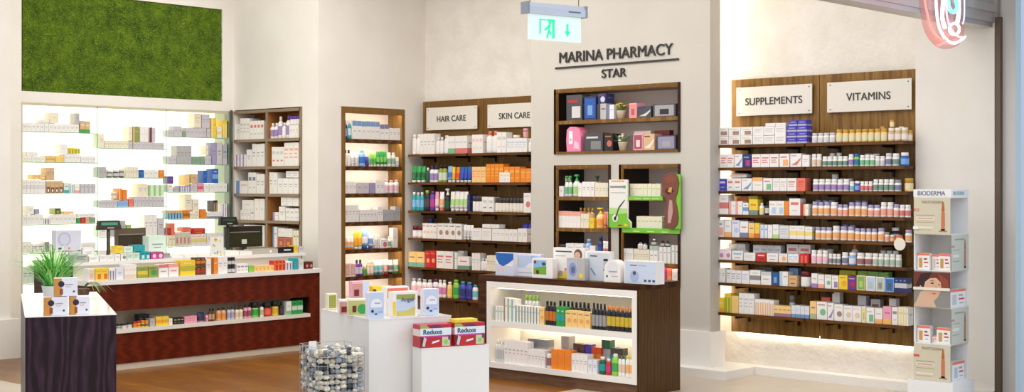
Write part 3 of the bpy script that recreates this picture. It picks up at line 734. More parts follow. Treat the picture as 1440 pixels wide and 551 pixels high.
step = .0335; top = .652; zlow = .46
nx, ny = 8, 9
for k in range(8):
    z = top-k*step*.86
    for i in range(nx):
        for j in range(ny):
            if k > 0 and not (i == 0 or j == 0): continue
            u = .018+(W-.036)*i/(nx-1); v = .018+(D-.036)*j/(ny-1)
            peb.append((u+R.uniform(-.004, .004)*(0<i<nx-1), v+R.uniform(-.004, .004)*(0<j<ny-1), z+R.uniform(-.006, .006)+(R.uniform(0, .02) if k == 0 else 0), k, i, j))
for (u, v, z, k, i, j) in peb:
    q_ = R.randrange(16)
    face = 'top layer' if k == 0 else ('front face' if j == 0 else 'left face')
    o = thing('pebble', f"{PCN[q_]} pebble in the {face} of the wire basket", 'pebble', (X+u*gc-v*gs, Y+u*gs+v*gc, z), R.uniform(0, 6), f'{PCN[q_]} pebbles, {face} of basket', None) if 0 else link('pebble', pmesh[q_], None, (X+u*gc-v*gs, Y+u*gs+v*gc, z), R.uniform(0, 6))
    o['label'] = f"{PCN[q_]} pebble in the {face} of the wire basket"; o['category'] = 'pebble'; o['group'] = f'{PCN[q_]} pebbles in the {face} of the basket'
    s = .0205*R.uniform(.82, 1.08); o.scale = (s, s, s)
# packed stones deeper down
m = MB(); RR = random.Random(9)
cm_ = [mat(c, .8) for c in ('9a948c', '6d6c70', 'b5aa9c', '4a4a50')]
m.box(.034, W-.034, .034, D-.034, .006, .61, cm_[3])
for z in [.018+.029*t_ for t_ in range(14)]:
    for i in range(8):
        for j in range(9):
            if 0 < i < 7 and 0 < j < 8: continue
            u = .018+(W-.036)*i/7; v = .018+(D-.036)*j/8; r_ = .0165
            n_ = 6; m.lathe([(.3*r_, z-.8*r_), (.9*r_, z-.4*r_), (r_, z), (.85*r_, z+.45*r_), (.3*r_, z+.8*r_)], RR.choice(cm_), u, v, n_)
o = thing('packed_stones', 'stones packed in the lower part of the wire basket', 'stones', (X, Y, 0), rz, mb=m); o['kind'] = 'stuff'
# white tag clipped in basket
m = MB(); m.box(0, .045, 0, .002, 0, .05, WHITE); o = thing('price_card', 'small blank white card standing in the wire basket', 'card', mb=m)
u, v = .03, .235; o.location = (X+u*gc-v*gs, Y+u*gs+v*gc, .665); o.rotation_euler = (0, 0, rz)

# ================================================================ ISLAND TOP GOODS (fronts look towards -X)
def on_island(px0, px1, py0, py1, set_, name, lab, col, draw=None, d=.06, z=.85, cat='box', grp=None):
    Xv = XI+set_; a, b = on_X(px0, Xv), on_X(px1, Xv); dd = depth(Xv, (a+b)/2); h = (py1-py0)*dd/F
    o = carton(name, lab, abs(a-b), h, d, col, draw, cat, grp); o.location = (Xv, (a+b)/2, z+.0008); o.rotation_euler = (0, 0, -PI/2); return o
def d_bluehalf(m, w, h, d):
    m.rect(-w/2, w/2, 0, h*.5, E, mat('ccd4e4', .4)); pts = [(-w/2, h)]+[(-w/2+w*.9*t_/8, h*(.45+.0*t_)+h*.55*(1-math.sin(min(1, t_/8*1.0+.15)*PI*.5))*1.0) for t_ in range(0)]
    m.poly([(-w*.5, h*.98), (-w*.46, h*.72), (-w*.3, h*.5), (-w*.08, h*.4), (w*.15, h*.5), (w*.5, h*.72), (w*.5, h*.98)], E*1.6, pm('bl'))
    m.rect(-w*.36, -w*.02, h*.2, h*.34, E*1.6, mat('e6c8cc', .4)); m.rect(w*.1, w*.46, h*.42, h*.5, E*2.2, pm('w'))
def d_sun(m, w, h, d):
    m.rect(-w*.5, w*.5, h*.38, h*.92, E, mat('b9cbe8', .4)); m.disc(-w*.36, E*1.7, h*.66, w*.08, pm('yl')); m.rect(w*.16, w*.5, h*.78, h*.9, E*1.7, pm('lb'))
    m.poly([(-w*.1, h*.36), (w*.5, h*.3), (w*.5, h*.55), (w*.1, h*.6)], E*1.9, pm('wb')); m.rect(-w*.4, w*.3, h*.14, h*.18, E, pm('gy'))
def d_green(m, w, h, d):
    m.rect(-w*.42, w*.2, h*.18, h*.9, E, pm('lb')); m.poly([(-w*.42, h*.18), (w*.2, h*.18), (w*.2, h*.62), (-w*.42, h*.5)], E*1.7, mat('6fae3a', .5))
    m.disc(-w*.34, E*2.2, h*.8, w*.06, pm('br')); m.disc(-w*.22, E*2.2, h*.3, w*.08, pm('mr')); m.disc(w*.08, E*2.0, h*.72, w*.1, pm('dn'), 12, w*.06)
def d_tallw(m, w, h, d):
    m.rect(-w*.42, w*.1, h*.86, h*.9, E, pm('dg')); m.rect(-w*.42, -w*.1, h*.72, h*.75, E, pm('gy'))
    m.poly([(-w*.5, 0), (w*.02, 0), (w*.02, h*.26), (-w*.5, h*.2)], E, pm('yl')); m.disc(-w*.26, E*1.7, h*.16, w*.07, pm('pv')); m.disc(-w*.1, E*1.7, h*.3, w*.035, pm('co'))
    m.disc(w*.3, E*1.7, h*.8, w*.13, mat('7a5040', .5), 14); m.disc(w*.28, E*2.2, h*.77, w*.09, mat('e0b49a', .5), 14)
def d_oval(m, w, h, d):
    m.rect(-w*.5, w*.1, 0, h*.9, E, mat('b7bdd6', .4)); m.disc(-w*.16, E*1.7, h*.48, w*.22, mat('8f98c0', .4), 18, h*.32); m.disc(-w*.14, E*2.2, h*.46, w*.11, mat('5f6a98', .4), 18, h*.17); m.disc(w*.3, E*1.7, h*.2, w*.12, pm('yl'))
def d_dev(m, w, h, d):
    m.rect(-w*.4, w*.5, h*.02, h*.94, E, mat('cdd4df', .4)); m.rect(-w*.3, w*.0, h*.82, h*.86, E*1.7, pm('dg')); m.rect(w*.26, w*.44, h*.36, h*.76, E*1.7, pm('gy')); m.rect(w*.26, w*.44, h*.68, h*.76, E*2.3, pm('bk')); m.rect(w*.26, w*.44, h*.34, h*.42, E*2.3, pm('bk'))
    m.poly([(-w*.3, h*.4), (-w*.24, h*.43), (-w*.05, h*.2), (-w*.1, h*.16)], E*1.7, mat('7f97c0', .4))
def d_land(m, w, h, d):
    m.rect(-w*.47, w*.49, h*.02, h*.97, E, mat('c9d6ec', .35)); m.rect(-w*.32, -w*.1, h*.78, h*.83, E*1.7, pm('rd')); m.rect(-w*.06, w*.2, h*.78, h*.83, E*1.7, pm('gy'))
    m.disc(-w*.18, E*1.7, h*.32, w*.14, mat('a8b8dc', .4), 18, h*.27); m.disc(-w*.18, E*2.2, h*.46, w*.05, pm('dg')); 
    for i in range(3): m.rect(w*(.12+.13*i), w*(.2+.13*i), h*.1, h*.2, E*1.7, pm('dg'))
on_island(697, 722, 353.5, 385.5, .05, 'baby_care_box', 'blue and white box at the left end of the island top', 'wb', d_bluehalf)
on_island(722, 760, 354, 385.5, .10, 'baby_care_box', 'white box with yellow sun print on the island top', 'wb', d_sun)
on_island(748, 777, 361, 388.5, .03, 'baby_care_box', 'small white box with green meadow picture on the island top', 'w', d_green)
on_island(778, 822, 346, 389, .12, 'baby_care_box', 'tall white box with yellow base and woman picture on the island top', 'w', d_tallw)
on_island(797, 822, 361, 391.5, .03, 'baby_care_box', 'lavender-grey box with oval device print in front of tall white box', 'gy', d_oval, .05)
on_island(823, 857, 350, 391, .09, 'baby_care_box', 'tall pale blue box with two black marks on the island top', 'w', d_dev)
on_island(878, 923, 364.5, 396.5, .03, 'baby_care_box', 'wide pale blue box at the right end of the island top', 'w', d_land, .1)
# domed white pack
dm = thing('domed_pack', 'white dome-topped pack between tall pale blue box and wide box', 'pack', (XI+.03, on_X(861, XI+.03), .8508), -PI/2)
ww = abs(on_X(850, XI)-on_X(873, XI)); hh = 31*depth(XI, 7)/F
m = MB(); pts = [(-ww/2, 0), (ww/2, 0), (ww/2, hh*.55)]+[(ww/2*math.cos(PI*t_/12), hh*.55+hh*.45*math.sin(PI*t_/12)) for t_ in range(1, 12)]+[(-ww/2, hh*.55)]
m.plate(pts, 0, .08, pm('w')); m.disc(0, E, hh*.62, ww*.36, mat('e4e2ea', .4), 20, hh*.3); m.disc(-ww*.32, E*1.5, hh*.26, ww*.06, pm('dg')); m.rect(-ww*.2, ww*.3, hh*.45, hh*.5, E*1.6, pm('sg')); m.rect(-ww*.05, ww*.35, hh*.25, hh*.29, E*1.6, pm('gy')); part('carton', m, dm)

# ================================================================ TOWER STAND
st = thing('display_tower', 'slim white BIODERMA tower stand of open and printed cells by right wall', 'display stand', (9.364, 4.465, 0))
st['label'] = 'slim white tower stand of open and printed cells at the right wall'
SW = .282; SD = .276
TW = mat('f1eeeb', .3, 0, 'stand_white')
m = MB(); m.box(-.035, SD+.03, -.03, SW+.03, 0, .20, TW); part('base', m, st)
zc = [.20+.261*i for i in range(6)]
m = MB(); t = .006
for z in zc: m.box(0, SD, 0, SW, z, z+t, TW)
m.box(SD-t, SD, 0, SW, .2, 1.505, TW); m.box(0, SD, SW-t, SW, .2, 1.505, TW); part('carcass', m, st)
m = MB(); m.box(-.002, SD+.002, -.002, SW+.002, 1.511, 1.566, TW); hd = part('header', m, st)
LG = mat('6a6e86', .4)
lettering('lettering', 'BIODERMA', .044, LG, hd, (-.0035, SW*.90, 1.524), RX, .0004, .0006, sx=.98)
lettering('lettering', 'BIODERMA', .038, mat('8fb0bc', .4), hd, (.03, -.0035, 1.526), RY, .0, .0006, sx=.95)
BG = mat('d4cab0', .4, 0, 'gold_beige_print'); GR = mat('cbcdbf', .4, 0, 'sage_print')
def bottle_print(m, f, u, z, s):
    # f maps (u, z, lift) on the face
    for pts, c in (([(-.010, 0), (.010, 0), (.010, .085), (.006, .10), (-.006, .10), (-.010, .085)], 'c9775a'), ([(-.009, .10), (.009, .10), (.004, .15), (-.004, .15)], 'b5682c'), ([(-.011, 0), (.011, 0), (.011, .008), (-.011, .008)], '7a3a34')):
        m.face([f(u+a*s, z+b*s, 2) for a, b in pts], mat(c, .4))
def ff(u, z, k): return (-.0007*k-.004, SW-u, z)       # front face, u from its left edge
def fs(u, z, k): return (u, -.0007*k-.004, z)          # right-hand side face
def panel(name, f, z0, z1, width, col, draw):
    m = MB(); m.face([f(.002, z0, .2), f(width-.002, z0, .2), f(width-.002, z1, .2), f(.002, z1, .2)], col)
    m.face([f(width-.002, z0, -4.5), f(.002, z0, -4.5), f(.002, z1, -4.5), f(width-.002, z1, -4.5)], TW)
    def R_(u0, u1, a, b, c, k=1): m.face([f(u0, a, k), f(u1, a, k), f(u1, b, k), f(u0, b, k)], mat(c, .4))
    draw(m, R_, f); part(name, m, st)
def dA(z):
    def g(m, R_, f):
        R_(.0, .045, z+.165, z+.183, 'd8584c'); R_(.02, .16, z+.135, z+.14, 'a09a8c'); R_(.02, .16, z+.105, z+.125, 'eadccb'); R_(.03, .15, z+.112, z+.118, 'c98f84', 2); R_(.02, .16, z+.085, z+.09, 'b5ab7c'); R_(.02, .15, z+.045, z+.055, 'eee6d2'); R_(.02, .14, z+.03, z+.034, 'b5ab7c')
        bottle_print(m, f, .225, z+.03, 1.35)
        R_(.195, .255, z+.02, z+.03, 'a8805a')
    return g
panel('printed_panel', ff, zc[4]+.004, zc[5], SW, BG, dA(zc[4]))
lettering('lettering', 'PHOTODERM', .026, mat('8d876a', .4), st, (-.006, SW-.065, zc[4]+.222), RX, 0, .0003)
lettering('lettering', 'NEW', .016, pm('w'), st, (-.007, SW-.012, zc[4]+.1675), RX, .0003, .0003)
panel('printed_panel', ff, zc[0]+.004, zc[1], SW, BG, dA(zc[0]))
lettering('lettering', 'PHOTODERM', .026, mat('8d876a', .4), st, (-.006, SW-.065, zc[0]+.222), RX, 0, .0003)
def dside(z):
    def g(m, R_, f):
        R_(.05, .2, z+.222, z+.232, '9aa08c'); R_(.02, .13, z+.15, z+.155, '9aa08c'); R_(.02, .12, z+.10, z+.12, 'e4e6da'); R_(.02, .13, z+.07, z+.075, '9aa08c'); R_(.0, .05, z+.17, z+.185, 'c98f9a'); bottle_print(m, f, .215, z+.02, 1.35)
    return g
panel('printed_panel', fs, zc[3]+.004, zc[4], SD, GR, dside(zc[3]))
panel('printed_panel', fs, zc[1]+.004, zc[2], SD, GR, dside(zc[1]))
# woman's portrait photo
def portrait(m, R_, f):
    z = zc[2]; C = lambda u, v, k: f(u, z+v, k)
    def P_(pts, c, k): m.face([C(a*.282, b*.256, k) for a, b in pts], mat(c, .5))
    P_([(0.01, .56), (.99, .5), (.99, .99), (.01, .99)], '6e2a1c', 1)
    P_([(.01, .02), (.99, .02), (.99, .56), (.01, .56)], '8c8a84', 1)
    P_([(.05, .6), (.2, .93), (.5, 1.0), (.3, .55)], '2c120e', 1.5); P_([(.66, .98), (.92, .8), (.98, .5), (.78, .55)], '8f3f28', 1.5)
    P_([(.0, .02), (.62, .02), (.5, .35), (.3, .5), (.18, .42), (.1, .2)], 'd8b296', 2)
    P_([(.28, .55), (.30, .38), (.42, .24), (.56, .2), (.66, .3), (.76, .52), (.74, .72), (.62, .84), (.44, .82), (.32, .72)], 'dcae8e', 2.5)
    P_([(.46, .68), (.5, .71), (.57, .7), (.53, .66)], '4a2c20', 3); P_([(.66, .65), (.7, .68), (.73, .66), (.7, .64)], '4a2c20', 3); P_([(.44, .74), (.5, .77), (.58, .75)], '7a4a34', 3)
    P_([(.6, .64), (.66, .5), (.6, .48)], 'c08c6c', 3); P_([(.48, .4), (.56, .42), (.63, .4), (.56, .37)], 'b86a5c', 3); P_([(.14, .56), (.2, .62), (.24, .56), (.2, .46)], 'cf9f82', 3)
panel('portrait_photo', ff, zc[2]+.004, zc[3], SW, mat('8c8a84', .4), portrait)
m = MB(); m.box(-.014, -.010, .002, SW-.002, zc[2]+.125, zc[2]+.145, mat('efe4d4', .3)); part('shelf_edge', m, st)
m = MB(); m.box(-.012, .0, SW-.04, SW-.0, 1.28, 1.30, TW); part('clip', m, st)
# goods in the cells
def cellbox(u0, u1, z, h, face, lab, c1, c2, v=.03, grp=None, nm='skincare_box'):
    m = MB(); w = u1-u0; m.box(-w/2, w/2, 0, .05, 0, h, pm('w')); m.rect(-w/2, w/2, h*.86, h*1.0, E, pm('co')); m.rect(-w*.36, -w*.08, h*.12, h*.7, E, mat(c1, .4)); m.rect(w*.05, w*.4, h*.4, h*.48, E, pm('rd')); m.rect(w*.1, w*.36, h*.18, h*.22, E, pm('sv')); m.rect(w*.05, w*.3, h*.6, h*.7, E, mat(c2, .4))
    o = thing(nm, lab, 'box', mb=m, group=grp)
    if face == 'f': o.location = (9.364+v, 4.465+SW-(u0+u1)/2, z+.0068); o.rotation_euler = (0, 0, -PI/2)
    else: o.location = (9.364+(u0+u1)/2, 4.465+v, z+.0068)
cellbox(.012, .105, zc[3], .118, 'f', 'left white box with coral top in the upper open tower cell', 'd39a4c', '8a3a2c')
cellbox(.112, .170, zc[3], .110, 'f', 'middle narrow white box in the upper open tower cell', 'e2c4c0', 'c8a0a0', .06)
cellbox(.176, .262, zc[3], .118, 'f', 'right white box with magenta mark in the upper open tower cell', 'c89a4c', 'c83a90')
cellbox(.012, .110, zc[1], .118, 'f', 'left white box with coral top in the lower open tower cell', 'd39a4c', '8a3a2c')
cellbox(.118, .155, zc[1], .05, 'f', 'small pinkish box between two boxes in the lower tower cell', 'e2a4a0', 'c8a0a0', .05)
cellbox(.160, .262, zc[1], .112, 'f', 'right white box with coral top in the lower open tower cell', 'c8a06c', '8a3a2c')
cellbox(.01, .26, zc[2], .125, 's', 'white box with coral top in the right-hand side tower cell', 'c8ccd4', 'c8a0a8', .012)
cellbox(.05, .24, zc[0], .13, 's', 'white box at the bottom of the tower right-hand side', 'b8ccd8', '8fa0b0', .012)
# round shelf talker
m = MB(); m.lathe([(.048, 0), (.048, .004)], mat('efe9dd', .4), 0, 0, 24)
o = thing('round_tag', 'round cream tag sticking out at the right edge of the wall rack', 'tag', mb=m)
o.location = (9.862, 5.118, 1.145); o.rotation_euler = (0, PI/2, 0); o.location.x = 9.864

# ================================================================ EXIT SIGN
XE_, YE_ = 5.75, 5.0
dE = 7.4; lat = (780-720)/F*dE
ex = thing('exit_sign', 'hanging green and white running-man exit sign on thin wires', 'exit sign', (lat*SA+dE*CA, -lat*CA+dE*SA, zpix(22, lat*SA+dE*CA, -lat*CA+dE*SA)), math.radians(-12))
L2 = .185
m = MB(); pr = [(-.03, 0), (.03, 0), (.03, .035), (.018, .058), (-.018, .058), (-.03, .035)]
m.rings([[(-L2, y, z) for y, z in pr], [(L2, y, z) for y, z in pr]], mat('c9cfdc', .35), smooth=False); part('housing', m, ex)
for s in (-1, 1):
    m = MB(); m.box(-.006, .006, -.032, .032, -.002, .06, mat('8a8f98', .35)); k = part('end_cap', m, ex); k.location = (s*(L2+.006), 0, 0)
EG = emit('c8d8d2', .5, 'exit_panel'); EGR = emit('22d890', .75, 'exit_green')
hP = .135
m = MB(); m.box(-L2+.012, L2-.012, -.004, .004, -hP, -.001, EG); exP = part('panel', m, ex)
m = MB(); y = -.0052
def U(x): return -L2+.012+x*(2*L2-.024)
def Z(v): return -hP*v
def quad(a, b, c, d, mm=EGR): m.rect(U(a), U(b), Z(d), Z(c), y, mm)
quad(.44, .49, .16, .9); quad(.36, .49, .16, .26); quad(.20, .23, .2, .75); quad(.20, .36, .18, .22)
m.disc(U(.40), y*1.05, Z(.3), .010, EGR)
m.poly([(U(.36), Z(.62)), (U(.39), Z(.62)), (U(.42), Z(.38)), (U(.37), Z(.36))], y*1.05, EGR)
m.poly([(U(.29), Z(.58)), (U(.37), Z(.40)), (U(.38), Z(.48)), (U(.32), Z(.62))], y*1.05, EGR)
m.poly([(U(.33), Z(.9)), (U(.36), Z(.9)), (U(.40), Z(.6)), (U(.36), Z(.6))], y*1.05, EGR); m.poly([(U(.38), Z(.62)), (U(.41), Z(.6)), (U(.43), Z(.75)), (U(.40), Z(.78))], y*1.05, EGR)
part('running_figure', m, exP); m = MB(); quad(.715, .755, .3, .62); m.poly([(U(.735), Z(.82)), (U(.79), Z(.58)), (U(.68), Z(.58))], y, EGR)
part('down_arrow', m, exP)
m = MB(); m.box(.07, .15, -.0315, -.0302, .018, .026, mat('6a7088', .4)); part('maker_plate', m, ex)
zt_ = 4.15-ex.location.z
for s in (-1, 1):
    m = MB(); m.tube([(s*.16, 0, .056), (s*.16, 0, zt_)], .0025, mat('8a8078', .4, .5), 6); part('hanging_wire', m, ex)

# ================================================================ NEON SIGN
YN = 4.15
ne = thing('neon_sign', 'red and white neon tube sign glowing in front of the shutter housing', 'neon sign', (9.0, YN, 2.8))
def npt(px, py, k=0):
    X = on_Y(px, YN); return (X-9.0, -.01-k, zpix(py, X, YN)-2.8)
def smooth(P, n=6):
    out = []
    for i in range(len(P)-1):
        p0 = P[max(i-1, 0)]; p1 = P[i]; p2 = P[i+1]; p3 = P[min(i+2, len(P)-1)]
        for j in range(n):
            t = j/n; out.append(tuple(.5*((2*p1[k])+(-p0[k]+p2[k])*t+(2*p0[k]-5*p1[k]+4*p2[k]-p3[k])*t*t+(-p0[k]+3*p1[k]-3*p2[k]+p3[k])*t**3) for k in range(2)))
    return out+[P[-1]]
NR = emit('ff7468', 1.6, 'neon_red'); NW = emit('fff0f2', 1.5, 'neon_white'); NT = emit('7fe8dc', 1.0, 'neon_teal'); NP = emit('ffa0ae', 1.3, 'neon_pink')
def neon(P, m_, r=.007, k=0):
    P = smooth(P); m = MB(); m.tube([npt(a, b, k) for a, b in P], r, m_, 8); part('neon_tube', m, ne)
neon([(1298, -30), (1298.5, 0), (1302, 20), (1307, 40), (1316, 52), (1325, 56), (1330, 54)], NR)
neon([(1316, 64), (1322, 62), (1328, 58)], NR, .006)
neon([(1313, -30), (1314, 0), (1316, 25), (1320, 42), (1328, 55), (1338, 61), (1347, 58), (1355, 52)], NW, .009)
neon([(1318, -30), (1320, 0), (1319, 25), (1323, 40)], NW, .013, .02)
neon([(1326, -30), (1328, 0), (1330, 25), (1336, 42), (1345, 51), (1354, 53)], NP, .007)
neon([(1332, -30), (1331, 0), (1334, 14), (1340, 17), (1344, 10), (1342, 0), (1341, -10)], NT, .014)
neon([(1345, -30), (1346, 0), (1346, 20), (1344, 32)], NW, .014)
neon([(1353, -30), (1354, 0), (1354, 22), (1352, 34)], emit('a8c8ff', 1.1, 'neon_blue'), .005)
neon([(1340+7*math.cos(t_*PI/6), 41+8*math.sin(t_*PI/6)) for t_ in range(13)], NW, .009)
m = MB(); oc = [npt(*p) for p in smooth([(1296, -34), (1296, 0), (1300, 30), (1308, 52), (1322, 66), (1340, 68), (1356, 56), (1359, 30), (1358, 0), (1358, -34)])]
m.plate([(p[0], p[2]) for p in oc][::1], .012, .018, glass('pink_acrylic', 'fbdad8', .12, .3)); part('acrylic_backing', m, ne)
for px in (1304, 1350):
    q_ = npt(px, -34); m = MB(); m.tube([(q_[0], .015, q_[2]-.02), (q_[0], .015, 4.3-2.8)], .003, mat('8a8a8a', .4, .5), 6); part('hanging_wire', m, ne)

# ================================================================ POINT-OF-SALE SCREENS
def screen(px0, px1, py0, py1, Y, lab, col, tag_):
    a, b = on_Y(px0, Y), on_Y(px1, Y); X = (a+b)/2; w = b-a; z1, z0 = zpix(py0, X, Y), zpix(py1, X, Y)
    o = thing('till_screen', lab, 'monitor', (X, Y, .93))
    m = MB(); m.box(-w/2, w/2, 0, .03, z0-.93, z1-.93, mat(col, .35)); hs = part('screen_housing', m, o)
    m = MB(); h = z1-z0; m.rect(-w*.42, w*.44, z0-.93+.02, z1-.93-h*.3, -.001, mat('2c2a14' if tag_ else '3a2e20', .25)); m.box(-w*.42, w*.42, -.006, 0, z1-.93-h*.3, z1-.93-h*.26, mat('8a8478', .35)); part('rear_cover', m, hs)
    m = MB(); m.box(-.02, .02, .03, .06, .006, z0-.93+.08, mat('22201e', .4)); m.box(-.03, .03, .001, .03, .006, z0-.93, mat('22201e', .4)); part('stand', m, o)
    m = MB(); m.lathe([(.09, 0), (.08, .007)], mat('22201e', .4), 0, .05, 20); part('foot', m, o)
    if tag_: m = MB(); m.box(-.03, .03, -.003, 0, z0-.93+.03, z0-.93+.075, mat('c9c6c0', .4)); part('sticker', m, hs)
screen(163, 205, 320.5, 352, 11.40, 'brown till screen at the left of the checkout counter', '5e5040', False)
screen(317, 369, 318, 347, 11.36, 'black till screen with pale sticker at the right of the checkout counter', '1e1c14', True)
def display(px0, px1, py0, py1, Y, lab, col, lcd):
    a, b = on_Y(px0, Y), on_Y(px1, Y); X = (a+b)/2; w = b-a; z1, z0 = zpix(py0, X, Y), zpix(py1, X, Y); h = z1-z0
    o = thing('customer_display', lab, 'display', (X, Y, .93))
    m = MB(); m.plate([(-w/2, z0-.93), (w/2+.01, z0-.93), (w*.44, z1-.93), (-w*.46, z1-.93)], 0, .04, mat(col, .4)); hs = part('display_head', m, o)
    m = MB(); m.rect(-w*.36, w*.36, z0-.93+h*.5, z0-.93+h*.8, -.001, mat(lcd, .3)); m.rect(-w*.1, w*.2, z0-.93+h*.14, z0-.93+h*.28, -.001, mat('a8a090', .3)); part('readout', m, hs)
    m = MB(); m.lathe([(.06, 0), (.055, .012), (.018, .016), (.016, z0-.93)], mat(col, .4), 0, .02, 14); part('pole', m, o)
display(138, 170, 310, 323, 11.30, 'dark customer display on a pole with teal readout, left of the left till screen', '3c3428', '4f9a84')
display(310, 334, 305, 316.5, 11.30, 'black customer display on a pole above the right till screen', '1c1c18', '2f4a3c')
# black card holder, papers, clear sign stand on the upper ledge
def atop(px0, px1, py0, py1, Y, d, name, lab, cat, col, draw=None, z=.93):
    a, b = on_Y(px0, Y), on_Y(px1, Y); X = (a+b)/2; h = (py1-py0)*depth(X, Y)/F
    m = MB(); w = b-a; m.box(-w/2, w/2, 0, d, 0, h, mat(col, .4))
    if draw: draw(m, w, h, d)
    o = thing(name, lab, cat, mb=m); o.location = (X, Y, z+.0008); return o
o = atop(394, 412.5, 345, 353.5, 10.96, .05, 'card_box', 'small black box with white lettering at the right end of the counter', 'box', '16161a', lambda m, w, h, d: m.rect(-w*.22, w*.3, h*.4, h*.6, E, pm('w')))
atop(317, 336, 349.5, 356, 10.97, .2, 'paper_stack', 'left stack of white paper before the black till screen', 'paper', 'f4f0ea')
atop(337, 355, 350.5, 355.5, 10.97, .2, 'paper_stack', 'right stack of white paper before the black till screen', 'paper', 'eeeae4')
atop(356, 391, 348.5, 355, 10.98, .15, 'card_tray', 'low pale grey tray on the counter right of the paper', 'tray', 'b9b2a8', lambda m, w, h, d: m.disc(w*.2, E, h*.5, h*.3, pm('w')))
def d_dots(m, w, h, d):
    rr = random.Random(4)
    for i in range(12): m.disc(rr.uniform(-w*.4, w*.4), E*(1+i*.2), rr.uniform(h*.06, h*.92), w*.07, pm(rr.choice(['lg', 'dg', 'yl', 'pv', 'og'])), 8)
atop(297, 314.5, 329, 356, 10.97, .02, 'leaflet_stand', 'upright leaflet stand with coloured spots left of the paper stacks', 'stand', 'e6e6e0', d_dots)
def d_pump(m, w, h, d):
    m.rect(-w*.47, w*.45, h*.04, h*.95, E, mat('cfcfdc', .4)); m.disc(-w*.18, E*1.7, h*.55, h*.36, mat('b2b4cc', .4), 24); m.disc(-w*.18, E*2.1, h*.55, h*.27, mat('c6c8da', .4), 24); m.rect(-w*.42, -w*.28, h*.05, h*.14, E*1.7, pm('nv')); m.disc(w*.0, E*1.7, h*.1, h*.06, pm('co'))
X0 = on_Y(97, 11.25)
o = atop(79, 114.5, 318, 346, 11.40, .08, 'device_box', 'large lavender box with circle print above the potted grass', 'box', 'dcdce4', d_pump, z=.93+.085)
